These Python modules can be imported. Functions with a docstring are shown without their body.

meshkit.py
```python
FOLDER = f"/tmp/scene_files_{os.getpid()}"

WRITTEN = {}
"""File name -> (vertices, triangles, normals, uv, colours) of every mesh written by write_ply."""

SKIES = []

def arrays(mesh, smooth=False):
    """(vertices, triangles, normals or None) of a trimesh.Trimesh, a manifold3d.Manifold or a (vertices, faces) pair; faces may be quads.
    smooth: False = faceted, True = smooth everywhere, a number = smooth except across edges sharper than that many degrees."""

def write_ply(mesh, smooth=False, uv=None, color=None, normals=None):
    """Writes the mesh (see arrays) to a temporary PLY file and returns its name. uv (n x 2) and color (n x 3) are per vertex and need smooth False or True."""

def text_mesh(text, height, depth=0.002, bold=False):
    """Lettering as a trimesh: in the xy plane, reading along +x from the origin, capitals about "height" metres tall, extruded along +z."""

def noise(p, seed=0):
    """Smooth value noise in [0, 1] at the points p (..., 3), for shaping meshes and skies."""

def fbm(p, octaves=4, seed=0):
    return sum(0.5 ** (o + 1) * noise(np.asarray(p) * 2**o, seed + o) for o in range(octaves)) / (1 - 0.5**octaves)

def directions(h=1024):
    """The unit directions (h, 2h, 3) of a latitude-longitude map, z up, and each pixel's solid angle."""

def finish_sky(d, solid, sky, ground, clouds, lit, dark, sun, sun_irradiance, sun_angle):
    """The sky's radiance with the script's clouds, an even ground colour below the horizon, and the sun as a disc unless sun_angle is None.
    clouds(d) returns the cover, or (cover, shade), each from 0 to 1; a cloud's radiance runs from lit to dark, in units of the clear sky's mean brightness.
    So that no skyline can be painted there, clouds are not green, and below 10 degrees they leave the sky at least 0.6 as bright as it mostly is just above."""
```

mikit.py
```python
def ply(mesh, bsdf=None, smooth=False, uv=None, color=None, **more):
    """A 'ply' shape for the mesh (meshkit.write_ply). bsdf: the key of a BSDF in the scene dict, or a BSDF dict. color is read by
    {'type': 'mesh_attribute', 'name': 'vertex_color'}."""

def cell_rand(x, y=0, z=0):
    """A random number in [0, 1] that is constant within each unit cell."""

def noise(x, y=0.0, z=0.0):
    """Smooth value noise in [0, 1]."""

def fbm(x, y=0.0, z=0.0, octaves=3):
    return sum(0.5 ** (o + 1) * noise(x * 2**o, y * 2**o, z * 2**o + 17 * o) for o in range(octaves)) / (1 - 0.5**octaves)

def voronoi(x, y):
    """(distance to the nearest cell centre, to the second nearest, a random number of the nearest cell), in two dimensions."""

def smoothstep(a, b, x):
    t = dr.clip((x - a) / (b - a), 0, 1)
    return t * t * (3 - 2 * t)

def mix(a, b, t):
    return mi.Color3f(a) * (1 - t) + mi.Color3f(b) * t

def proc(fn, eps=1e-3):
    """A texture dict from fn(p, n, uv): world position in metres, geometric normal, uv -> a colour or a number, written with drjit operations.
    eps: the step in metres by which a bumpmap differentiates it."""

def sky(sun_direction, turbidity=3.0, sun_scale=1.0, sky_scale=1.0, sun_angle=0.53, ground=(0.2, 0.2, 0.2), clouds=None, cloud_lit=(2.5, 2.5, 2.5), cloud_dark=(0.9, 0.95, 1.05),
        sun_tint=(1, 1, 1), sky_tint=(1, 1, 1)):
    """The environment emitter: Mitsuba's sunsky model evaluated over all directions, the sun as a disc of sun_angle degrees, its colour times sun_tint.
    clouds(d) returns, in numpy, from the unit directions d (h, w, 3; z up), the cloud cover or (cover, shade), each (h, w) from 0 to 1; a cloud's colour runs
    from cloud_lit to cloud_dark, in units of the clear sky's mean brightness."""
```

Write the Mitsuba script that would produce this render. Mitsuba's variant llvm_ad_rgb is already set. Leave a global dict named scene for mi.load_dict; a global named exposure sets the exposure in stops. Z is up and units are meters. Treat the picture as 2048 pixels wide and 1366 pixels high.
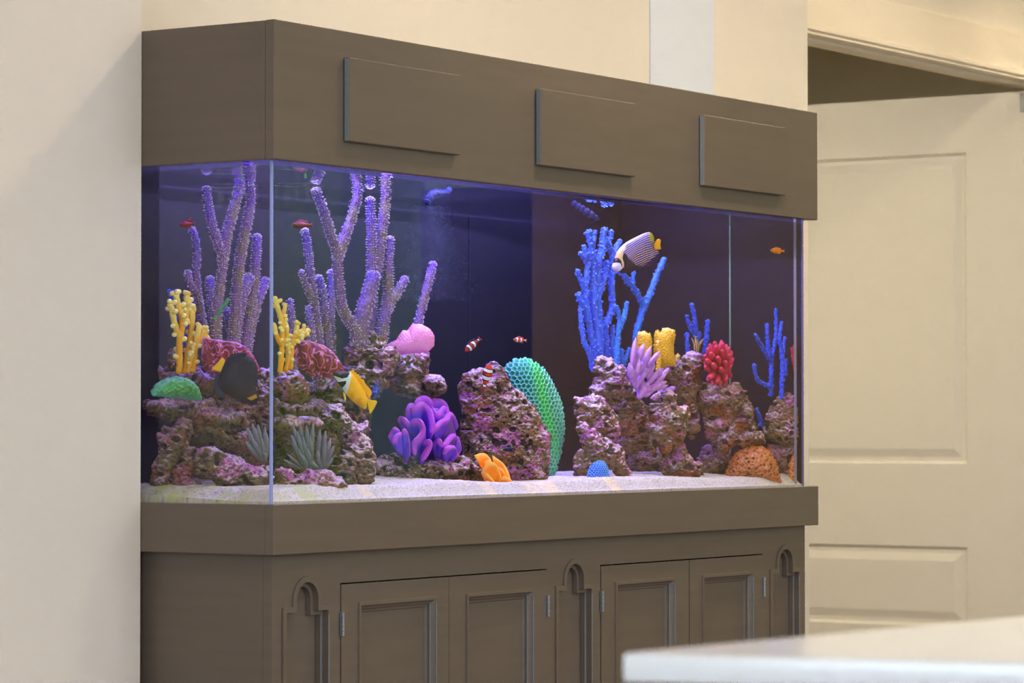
import math, random
import numpy as np, trimesh, drjit as dr, mitsuba as mi, mikit, meshkit
from manifold3d import Manifold, CrossSection
from scipy.spatial import cKDTree, Delaunay
from shapely.geometry import Polygon, Point, LineString, box as sbox
from shapely import contains_xy
import shapely
T = mi.ScalarTransform4f
scene, labels = {}, {}
H = 0.87                                     # height of the tank's floor above the room's floor; the tank's front left corner is x = y = 0

# ---------------------------------------------------------------- camera
FL, YAW, PITCH, ROLL = 6377.9, 0.5840234, 0.0261423, -0.00042532
EYE = np.array([-5.50538, -4.26676, 0.175639 + H])
FWD = np.array([math.cos(PITCH) * math.cos(YAW), math.cos(PITCH) * math.sin(YAW), math.sin(PITCH)])
_r = np.array([math.sin(YAW), -math.cos(YAW), 0]); _u = np.cross(_r, FWD)
RIGHT = math.cos(ROLL) * _r + math.sin(ROLL) * _u
UP = -math.sin(ROLL) * _r + math.cos(ROLL) * _u
scene['camera'] = {'type': 'thinlens', 'fov': 18.2425, 'fov_axis': 'x', 'aperture_radius': 0.006, 'focus_distance': 7.75,
                   'near_clip': 0.1, 'far_clip': 60.0,
                   'to_world': T().look_at(origin=EYE.tolist(), target=(EYE + FWD).tolist(), up=UP.tolist())}
exposure = 0.20

# ---------------------------------------------------------------- light
def area(mesh, rgb, bsdf='matte_black'):
    return mikit.ply(mesh, bsdf, emitter={'type': 'area', 'radiance': {'type': 'rgb', 'value': list(map(float, rgb))}})
def quad(a, b, c, d):
    return trimesh.Trimesh([a, b, c, d], [[0, 1, 2], [0, 2, 3]], process=False)
WINDOW_LIGHT = np.array([0.82, 0.98, 1.16]) * 6.6
FRONT_FILL_LIGHT = np.array([0.94, 1.0, 1.08]) * 4.4  # cool frontal fill, given off by the added front window
WARM_LIGHT = np.array([1.0, 0.80, 0.54]) * 185
TANK_LIGHT = np.array([0.86, 0.82, 1.0]) * 24.0
BLUE_LIGHT = np.array([0.14, 0.10, 1.0]) * 46.0

# ---------------------------------------------------------------- materials
def lin(r, g, b):
    c = np.array([r, g, b], float) / 255
    return np.where(c <= .04045, c / 12.92, ((c + .055) / 1.055) ** 2.4).tolist()
def rgb(c): return {'type': 'rgb', 'value': list(map(float, c))}
def mat(name, color, rough=.5, spec=.5, **k):
    scene[name] = {'type': 'twosided', 'bsdf': {'type': 'principled', 'base_color': color if isinstance(color, dict) else rgb(color), 'roughness': rough, 'specular': spec, **k}}
def bumped(name, color, rough, spec, fn, scale, eps=1e-3):
    scene[name] = {'type': 'twosided', 'bsdf': {'type': 'bumpmap', 'tex': mikit.proc(fn, eps), 'scale': scale,
                   'bsdf': {'type': 'principled', 'base_color': color if isinstance(color, dict) else rgb(color), 'roughness': rough, 'specular': spec}}}
def paint_colour(p, n, uv):
    t = mikit.fbm(p.x * 6, p.y * 6, p.z * 55, 3)
    s = mikit.noise(p.x * 3, p.y * 3, p.z * 9)
    k = 0.90 + 0.14 * t + 0.08 * s
    return mi.Color3f(.138, .109, .086) * k
def plaster(p, n, uv): return mikit.fbm(p.x * 130, p.y * 130, p.z * 130, 2)
def brush(p, n, uv): return mikit.fbm(p.x * 40, p.y * 40, p.z * 320, 2)
bumped('brown_paint', mikit.proc(paint_colour), .42, .35, brush, .0004)
bumped('wall_paint', lin(226, 219, 206), .8, .2, plaster, .0007)
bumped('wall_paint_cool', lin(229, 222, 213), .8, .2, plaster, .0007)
mat('trim_paint', lin(236, 226, 208), .45, .4)
mat('cool_paint', lin(216, 224, 236), .6, .3)
mat('door_paint', lin(222, 217, 206), .5, .35)
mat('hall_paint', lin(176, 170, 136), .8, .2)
mat('floor_wood', lin(92, 76, 60), .5, .3)
mat('ceiling_paint', lin(240, 236, 228), .9, .1)
mat('matte_black', (.01, .01, .012), .7, .2)
mat('counter', lin(238, 236, 234), .16, .6)
mat('dark_brown', lin(186, 150, 112), .6, .3)
mat('grey_green_paint', (.46, .78, .26), .8, .2)  # strong green and slate put a tint into the glass reflections
mat('slate_paint', (.26, .50, .50), .8, .2)
mat('dark_panel', lin(24, 24, 30), .7, .3)  # added dark panel that keeps part of the reflection dark
mat('edge_blue_grey', lin(122, 132, 142), .35, .5)  # blue-grey strip colour for edges that face left
mat('steel', (.32, .33, .36), .35, .5, metallic=.8)
mat('back_navy', (.0040, .0042, .0080), .6, .25)
mat('glass_rim', (.27, .34, .74), .15, .8)
mat('end_rim', (.10, .08, .22), .2, .6)
mat('clear_rim', (.20, .20, .20), .15, .8)
scene['pane_glass'] = {'type': 'thindielectric', 'int_ior': 1.33}
scene['thin_acrylic'] = {'type': 'thindielectric', 'int_ior': 1.12}
scene['water_sheet'] = {'type': 'thindielectric', 'int_ior': 1.33}
scene['skin'] = {'type': 'twosided', 'bsdf': {'type': 'principled', 'base_color': {'type': 'mesh_attribute', 'name': 'vertex_color'}, 'roughness': .5, 'specular': .18}}
scene['coloured'] = {'type': 'twosided', 'bsdf': {'type': 'principled', 'base_color': {'type': 'mesh_attribute', 'name': 'vertex_color'}, 'roughness': .62, 'specular': .35}}
scene['coloured_wet'] = {'type': 'twosided', 'bsdf': {'type': 'principled', 'base_color': {'type': 'mesh_attribute', 'name': 'vertex_color'}, 'roughness': .28, 'specular': .55}}

# ---------------------------------------------------------------- helpers
def numbered(key):
    if key not in scene and key not in labels and not any(k.startswith(key + '__') for k in scene): return key
    n = 1
    while True:
        k = f'{key}_{n:03d}'
        if k not in scene and k not in labels and not any(q.startswith(k + '__') for q in scene): return k
        n += 1
def thing(name, label, cat, group=None):
    key = numbered(name); labels[key] = {'label': label, 'category': cat}
    if group: labels[key]['group'] = group
    return key
def put(name, mesh, bsdf, parent=None, smooth=False, color=None, label=None):
    key = numbered(parent + '__' + name if parent else name)
    scene[key] = mikit.ply(mesh, bsdf, smooth=smooth, **({'color': color} if color is not None else {}))
    if label: labels[key] = {'label': label}
    return key
def struct(name, mesh, bsdf, label=None, smooth=False):
    k = put(name, mesh, bsdf, None, smooth)
    labels[k] = {'kind': 'structure', **({'label': label, 'category': name.split('_')[0]} if label else {})}
    return k
def bx(x0, x1, y0, y1, z0, z1, r=0.0):
    """An axis-aligned box, its edges chamfered by r. z is counted from the tank's floor."""
    z0, z1 = z0 + H, z1 + H
    if r <= 0:
        m = trimesh.creation.box((x1 - x0, y1 - y0, z1 - z0)); m.apply_translation(((x0 + x1) / 2, (y0 + y1) / 2, (z0 + z1) / 2)); return m
    pts = []
    for sx in (0, 1):
        for sy in (0, 1):
            for sz in (0, 1):
                c = np.array([(x0, x1)[sx], (y0, y1)[sy], (z0, z1)[sz]]); d = np.array([1 - 2 * sx, 1 - 2 * sy, 1 - 2 * sz]) * r
                for k in range(3):
                    e = d.copy(); e[k] = 0; pts.append(c + e)
    return trimesh.convex.convex_hull(np.array(pts))
def cat(ms): return trimesh.util.concatenate(ms)
def plate(poly, y0, y1):
    """A polygon in the (x, z) plane given thickness from y0 (front) to y1."""
    ms = []
    for g in getattr(poly, 'geoms', [poly]):
        m = trimesh.creation.extrude_polygon(g, y1 - y0, engine='earcut')
        v = np.array(m.vertices); m = trimesh.Trimesh(np.stack([v[:, 0], y1 - v[:, 2], v[:, 1] + H], 1), m.faces, process=False)
        ms.append(m)
    return cat(ms)

# ---------------------------------------------------------------- the room
struct('floor', bx(-8.2, 9.2, -7.2, 4.0, -H - .1, -H), 'floor_wood')
struct('ceiling', bx(-8.2, 9.2, -7.2, 4.0, 3.1 - H, 3.2 - H), 'ceiling_paint')
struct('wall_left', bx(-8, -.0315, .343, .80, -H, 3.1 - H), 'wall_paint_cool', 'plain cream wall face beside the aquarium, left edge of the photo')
struct('wall_back', bx(-.0315, 3.628, .62, .80, -H, 3.1 - H), 'wall_paint', 'cream painted wall behind and above the aquarium')
struct('trim_1', bx(2.632, 3.010, .615, .62, 1.0, 3.1 - H, .002), 'cool_paint', 'flat pale grey pilaster strip on the wall above the aquarium')
# hallway: header wall with cased opening, and the open panel door
YH, ZH = 1.25, 1.630
struct('wall_header', bx(3.628, 9.0, YH + .018, YH + .14, 1.80, 3.1 - H), 'wall_paint', 'cream wall above the door opening')
struct('wall_hall', bx(3.45, 3.628, .80, YH + 2.6, -H, 3.1 - H), 'wall_paint')
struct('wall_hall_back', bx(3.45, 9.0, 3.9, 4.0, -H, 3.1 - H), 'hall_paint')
struct('wall_right', bx(9.0, 9.2, -7.2, 4.0, -H, 3.1 - H), 'wall_paint')
struct('wall_front', bx(-8.2, 9.2, -7.2, -7.0, -H, 3.1 - H), 'wall_paint')
struct('wall_window', bx(-8.2, -8.0, -7.2, .8, -H, 3.1 - H), 'wall_paint')
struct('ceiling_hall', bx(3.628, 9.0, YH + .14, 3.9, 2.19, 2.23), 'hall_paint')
hd = struct('trim_2', bx(3.628, 7.0, YH, YH + .018, ZH + .002, 1.80, .003), 'trim_paint', 'wide white casing board above the door opening')
put('head_jamb', bx(3.628, 7.0, YH + .004, YH + .19, ZH - .02, ZH + .002, .002), 'trim_paint', hd)
put('door_stop', bx(3.628, 7.0, YH + .055, YH + .095, ZH - .034, ZH - .018, .003), 'trim_paint', hd)
put('casing_bead', bx(3.628, 7.0, YH - .006, YH + .004, ZH - .006, ZH + .014, .002), 'trim_paint', hd)
struct('wall_right_pier', bx(7.0, 9.0, YH, YH + .14, -H, 1.80), 'wall_paint')
# open door: a leaf standing at right angles to its wall, hinged on the right
DX = 6.66
def door_leaf():
    y0, y1, z0, z1 = YH - .02, YH + 1.22, -H + .01, 1.556
    face = Polygon([(y0, z0), (y1, z0), (y1, z1), (y0, z1)])
    rects = [(y0 + .265, y1 - .15, .012, 1.315), (y0 + .265, y1 - .15, -H + .2, -.335)]
    for a, b, c, d in rects: face = face.difference(sbox(a, c, b, d))
    def up(poly, x0, x1):
        m = trimesh.creation.extrude_polygon(poly, x1 - x0, engine='earcut'); v = np.array(m.vertices)
        return trimesh.Trimesh(np.stack([x0 + v[:, 2], v[:, 0], v[:, 1] + H], 1), m.faces, process=False)
    parts = []
    core = up(face, DX, DX + .042)
    for a, b, c, d in rects:
        # sunk bevel, then a raised field
        o = [(a, c), (b, c), (b, d), (a, d)]
        def ring(r, x): return [(x, y + r * sy, z + r * sz + H) for (y, z), (sy, sz) in zip(o, [(1, 1), (-1, 1), (-1, -1), (1, -1)])]
        loops = [ring(0, DX), ring(.012, DX + .012), ring(.028, DX + .012), ring(.062, DX + .003)]
        v = np.array(sum(loops, [])); f = []
        for k in range(3):
            for i in range(4):
                j = (i + 1) % 4; f += [[4 * k + i, 4 * k + j, 4 * k + 4 + j], [4 * k + i, 4 * k + 4 + j, 4 * k + 4 + i]]
        f += [[12, 13, 14], [12, 14, 15]]
        parts.append(trimesh.Trimesh(v, f, process=False))
    return core, parts
core, fields = door_leaf()
dk = struct('door_1', core, 'door_paint', 'open off-white two panel door in the hallway')
for f in fields: put('panel', f, 'door_paint', dk)
put('hinge', bx(DX - .012, DX, YH - .022, YH - .006, 1.47, 1.55, .002), 'steel', dk)

# unseen near wall; its coloured panels are added to tint the glass reflections
struct('wall_right_near', bx(7.0, 7.2, -7.0, -1.2, -H, 3.1 - H), 'grey_green_paint')
put('dark_doorway', bx(6.97, 7.0, -4.50, -3.86, -H, 1.3), 'dark_panel', 'wall_right_near')
put('slate_screen', bx(6.975, 7.0, -4.98, -4.50, -H, 1.5), 'slate_paint', 'wall_right_near')
put('brown_screen', bx(6.96, 7.0, -3.86, -2.2, -H, 1.5), 'dark_brown', 'wall_right_near')

# left daylight window, an added front window, and unseen ceiling downlights
wk = struct('window_1', bx(-8.0, -7.96, -6.9, -2.9, .6 - H, .7 - H), 'trim_paint')
scene[wk + '__pane'] = area(quad((-7.98, -6.8, .75), (-7.98, -3.0, .75), (-7.98, -3.0, 2.75), (-7.98, -6.8, 2.75)), WINDOW_LIGHT)
for y in (-6.85, -4.9, -2.95): put('mullion', bx(-8.0, -7.95, y - .04, y + .04, .7 - H, 2.8 - H), 'trim_paint', wk)
wk = struct('window_2', bx(-1.6, 2.6, -7.0, -6.95, .6 - H, .7 - H), 'trim_paint')  # window added behind the camera as cool frontal fill
scene[wk + '__pane'] = area(quad((2.5, -6.98, .75), (-1.5, -6.98, .75), (-1.5, -6.98, 2.75), (2.5, -6.98, 2.75)), FRONT_FILL_LIGHT)
for x in (-1.55, .5, 2.55): put('mullion', bx(x - .04, x + .04, -7.0, -6.94, .7 - H, 2.8 - H), 'trim_paint', wk)
for x, y, power, where in [(1.3, -.62, .84, 'over the left half of the aquarium'), (3.35, -.55, 1.05, 'over the right end of the aquarium'), (-1.5, -1.7, .78, 'before the left wall'), (5.0, .40, .42, 'before the hallway door'), (6.6, .35, 1.15, 'over the hallway door hinge'),
                           (5.2, -4.6, 1.3, 'added by the far right wall for its reflection'), (-5.5, -5.0, .3, 'above the camera side of the room'), (2.0, -3.6, 1.0, 'in the middle of the room')]:  # lamp by the far right wall is added to brighten reflected panels
    lk = thing('recessed_downlight', 'round recessed ceiling downlight ' + where, 'light', 'recessed ceiling downlights')
    ring = trimesh.creation.annulus(.115, .15, .02); ring.apply_translation((x, y, 3.089)); put('ring', ring, 'trim_paint', lk)
    disc = trimesh.creation.cylinder(.113, .004, sections=32); disc.apply_translation((x, y, 3.092))
    scene[lk + '__lens'] = area(disc, WARM_LIGHT * power)
hk = thing('hall_downlight', 'unseen lamp added in the low hallway ceiling to brighten the hall', 'light')  # unseen lamp, added to lift the hall beyond the door
disc = trimesh.creation.cylinder(.113, .004, sections=32); disc.apply_translation((4.6, 3.0, 2.182 + H)); scene[hk + '__lens'] = area(disc, np.array([1.0, .90, .74]) * 420)

# ---------------------------------------------------------------- foreground counter
def counter():
    h, t = -.03, .027
    A, B, C_ = np.array([-3.0515, -2.7535]), np.array([-2.93, -3.205]), np.array([-1.85, -2.880])
    poly = Polygon([A, B, B + (C_ - A) * 1.6, C_]).buffer(-.007).buffer(.007, quad_segs=6)
    ms, r = [], .005
    prof = [(r, 0), (r * .3, r * .3), (0, r), (0, t - r), (r * .3, t - r * .3), (r, t)]
    loops = [np.array(poly.buffer(-a, join_style=1).exterior.coords)[:-1] for a, _ in prof]
    n = 160
    rings = []
    for (a, z), lp in zip(prof, loops):
        ls = shapely.LinearRing(poly.exterior); q = np.array([ls.interpolate(s, normalized=True).coords[0] for s in np.linspace(0, 1, n, endpoint=False)])
        c = np.array(poly.centroid.coords[0]); inner = shapely.LinearRing(poly.buffer(-a).exterior) if a else ls
        q2 = np.array([inner.interpolate(inner.project(Point(p))).coords[0] for p in q])
        rings.append(np.column_stack([q2, np.full(n, h + H - t + z)]))
    v = np.vstack(rings + [np.append(rings[0].mean(0)[:2], rings[0][0, 2])[None], np.append(rings[-1].mean(0)[:2], rings[-1][0, 2])[None]])
    f = []
    for k in range(len(rings) - 1):
        for i in range(n):
            j = (i + 1) % n; f += [[k * n + i, k * n + j, k * n + n + j], [k * n + i, k * n + n + j, k * n + n + i]]
    m = len(rings) * n
    for i in range(n):
        j = (i + 1) % n; f += [[m, j, i], [m + 1, m - n + i, m - n + j]]
    return trimesh.Trimesh(v, f, process=False)
ck = thing('countertop_table', 'glossy white countertop slab in the lower right foreground', 'countertop')
put('slab', counter(), 'counter', ck, smooth=40)
put('leg', bx(-2.45, -2.40, -3.05, -3.0, -H, -.0575), 'cool_paint', ck)
put('leg', bx(-1.75, -1.70, -3.15, -3.10, -H, -.0575), 'cool_paint', ck)
put('leg', bx(-2.15, -2.10, -2.95, -2.90, -H, -.0575), 'cool_paint', ck)

# ---------------------------------------------------------------- aquarium stand (cabinet)
L, D, ZT, ZC, O = 2.44, .60, .7527, 1.057, .030
sk = thing('aquarium_stand', 'dark brown painted wooden cabinet carrying the aquarium', 'cabinet')
arches = [.1235, 1.2275, 2.3225]
def niche(cx, g=0.0):
    w, sh, r, zs = .076 - g, -.2355, .0395 - g, -.2355 - g
    a = np.linspace(0, math.pi, 25)
    top = [(cx + r * math.cos(t), -.2105 - g * 0 + r * math.sin(t)) for t in a]
    return Polygon([(cx - w, -H + .12 + g), (cx + w, -H + .12 + g), (cx + w, zs), (cx + r, zs)] + top + [(cx - r, zs), (cx - w, zs)])
doors = [(.2515, .6745, .317, .6195, 'l'), (.6765, 1.0985, .748, 1.034, 'r'), (1.3535, 1.791, 1.4205, 1.714, 'l'), (1.795, 2.1925, 1.8615, 2.134, 'r')]
zd, zp = -.1815, -.2275
front = sbox(0, -H + .0, L, -.10)
for cx in arches: front = front.difference(niche(cx))
front = front.difference(sbox(.2485, -H + .08, 1.1015, zd + .003)).difference(sbox(1.3505, -H + .08, 2.1955, zd + .003))
put('face_frame', plate(front, -.002, .022), 'brown_paint', sk)
put('side_panel', bx(0, .022, .0225, .62 - .002, -H, -.10), 'brown_paint', sk)
put('side_panel', bx(L - .022, L, .0225, .62 - .002, -H, -.10), 'brown_paint', sk)
for cx in arches:
    ak = put('niche_panel', plate(niche(cx).buffer(.004), .0225, .03), 'brown_paint', sk)
    put('niche_moulding', plate(niche(cx).buffer(.0125, join_style=2).difference(niche(cx)), -.0065, -.0022), 'brown_paint', ak)
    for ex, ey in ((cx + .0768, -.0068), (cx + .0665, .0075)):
        put('edge_bead', bx(ex - .0012, ex + .0012, ey - .0010, ey + .0012, -H + .13, -.2475), 'edge_blue_grey', ak, label='blue grey edge bead')
    put('inner_moulding', plate(niche(cx, .0005).difference(niche(cx, .010)), .008, .0215), 'brown_paint', ak)
def bevel_frame(x0, x1, z0, z1, steps):
    """A mitred moulding round a rectangular opening: steps = (inset, y)."""
    v, f = [], []
    for r, y in steps: v += [(x0 + r, y, z0 + r + H), (x1 - r, y, z0 + r + H), (x1 - r, y, z1 - r + H), (x0 + r, y, z1 - r + H)]
    for k in range(len(steps) - 1):
        for i in range(4):
            j = (i + 1) % 4; f += [[4 * k + i, 4 * k + j, 4 * k + 4 + j], [4 * k + i, 4 * k + 4 + j, 4 * k + 4 + i]]
    return trimesh.Trimesh(v, f, process=False)
for x0, x1, a, b, side in doors:
    fr = sbox(x0, -H + .083, x1, zd).difference(sbox(a, -H + .16, b, zp))
    dk = put('door', plate(fr, -.004, .018), 'brown_paint', sk)
    put('moulding', bevel_frame(a - .004, b + .004, -H + .156, zp + .004, [(0, -.0038), (.001, -.0085), (.008, -.0085), (.012, -.002), (.017, .002), (.0185, .007), (.024, .0085), (.026, .012)]), 'brown_paint', dk)
    put('recessed_panel', bx(a - .002, b + .002, .0122, .017, -H + .158, zp + .002), 'brown_paint', dk)
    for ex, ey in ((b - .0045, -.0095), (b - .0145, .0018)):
        put('edge_bead', bx(ex - .0012, ex + .0012, ey - .0012, ey + .0012, -H + .16, zp - .012), 'edge_blue_grey', dk, label='blue grey edge bead')
    hx = x0 - .001 if side == 'l' else x1 + .001
    for zz in (-.243, -.70):
        ms = []
        for i in range(5):
            c = trimesh.creation.cylinder(.0042, .0098, sections=12); c.apply_translation((hx, -.0085, H + zz - .0055 - i * .0106)); ms.append(c)
        ms.append(bx(hx - .006, hx + .006, -.0052, -.0040, zz - .054, zz))
        put('hinge', cat(ms), 'steel', dk)
# overhanging plinth band under the glass
put('front_band', bx(-O, L + O, -O, -O + .024, -.1065, .0035, .0015), 'brown_paint', sk)
put('side_band', bx(-O, -O + .024, -O + .0242, .62 - .002, -.1065, .0030, .0015), 'brown_paint', sk)
put('side_band', bx(L + O - .024, L + O, -O + .0242, .62 - .002, -.1065, .0030, .0015), 'brown_paint', sk)
put('deck', bx(-O + .025, L + O - .025, -O + .025, .62 - .002, -.0995, -.0125), 'brown_paint', sk)

# ---------------------------------------------------------------- canopy
hk = thing('aquarium_canopy', 'dark brown painted wooden hood on top of the aquarium', 'canopy')
put('front_board', bx(-O, L + O, -O, -O + .026, ZT, ZC, .0018), 'brown_paint', hk)
put('side_board', bx(-O, -O + .022, -O + .0268, .62 - .002, ZT + .0005, ZC - .001, .0018), 'brown_paint', hk)
put('side_board', bx(L + O - .022, L + O, -O + .0268, .62 - .002, ZT + .0005, ZC - .001, .0018), 'brown_paint', hk)
put('top_board', bx(-O + .023, L + O - .023, -O + .027, .62 - .002, ZC - .022, ZC - .003), 'brown_paint', hk)
for x0, x1 in [(.2222, .6635), (1.0088, 1.4552), (1.8045, 2.2542)]:
    pk = put('access_panel', bx(x0, x1, -O - .016, -O - .001, .8085, .9970, .0022), 'brown_paint', hk)
    put('edge_band', bx(x0 - .0007, x0 - .0001, -O - .0140, -O - .003, .8105, .9950), 'edge_blue_grey', pk, label='blue grey edge band')
lk = thing('led_fixture', 'long aquarium light bar hanging inside the hood', 'light')
put('housing', bx(.06, L - .06, .10, .50, .975, 1.0), 'steel', lk)
scene[lk + '__white_strip'] = area(quad((.42, .22, .972 + H), (.42, .32, .972 + H), (L - .12, .32, .972 + H), (L - .12, .22, .972 + H)), TANK_LIGHT)
scene[lk + '__blue_strip'] = area(quad((.22, .40, .972 + H), (.22, .49, .972 + H), (L - .12, .49, .972 + H), (L - .12, .40, .972 + H)), BLUE_LIGHT)

# ---------------------------------------------------------------- the tank
tk = thing('aquarium', 'long glass aquarium with a dark back, full of water', 'aquarium')
GZ = .835
put('bottom_pane', bx(0, L, .0, D, -.012, -.002), 'glass_rim', tk)
put('front_pane', quad((.006, .0, H), (L - .006, .0, H), (L - .006, .0, GZ + H), (.006, .0, GZ + H)), 'pane_glass', tk)
put('side_pane', quad((0, D - .006, H), (0, .006, H), (0, .006, GZ + H), (0, D - .006, GZ + H)), 'pane_glass', tk)
put('end_panel', bx(L - .004, L, .008, D - .0002, 0, GZ), 'back_navy', tk)
put('back_panel', bx(.0, L + .001, D, D + .006, 0, GZ), 'back_navy', tk)
put('glass_edge', bx(-.0005, .0065, -.0005, .006, .001, GZ, .0012), 'glass_rim', tk)
put('glass_edge', bx(L - .005, L + .0005, -.0005, .006, .001, GZ, .0012), 'end_rim', tk)
put('glass_edge', bx(L - .036, L - .0345, .004, .012, .001, GZ), 'clear_rim', tk)
put('overflow_box', bx(.01, .2, .484, D - .004, 0, .80), 'matte_black', tk)  # made-up black box; keeps the left band without wall reflection dark
wk = put('water_surface', quad((.004, .004, .744 + H), (L - .006, .004, .744 + H), (L - .006, D - .004, .744 + H), (.004, D - .004, .744 + H)), 'water_sheet')
labels[wk] = {'label': 'still water surface just under the hood', 'category': 'water', 'kind': 'stuff'}

# ================================================================ what lives in the tank
def ray(px, py): return FWD + (px - 1024) / FL * RIGHT - (py - 683) / FL * UP
def P(px, py, Y):
    """The point at depth Y behind the front pane that stands at this place of the photograph."""
    d = ray(px, py); return EYE + d * (Y - EYE[1]) / d[1]
def mpp(p): return float((np.asarray(p) - EYE) @ FWD) / FL
rng = np.random.default_rng(7)
def col(r, g, b): return np.array(lin(r, g, b))
def mixc(a, b, t): t = np.clip(t, 0, 1)[:, None]; return np.asarray(a) * (1 - t) + np.asarray(b) * t
def sst(a, b, x): t = np.clip((x - a) / (b - a), 0, 1); return t * t * (3 - 2 * t)
def fb(p, f, o=3, s=0): return meshkit.fbm(np.asarray(p) * f + 13.7, o, s)
def nz(p, f, s=0): return meshkit.noise(np.asarray(p) * f + 5.3, s)

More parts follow.
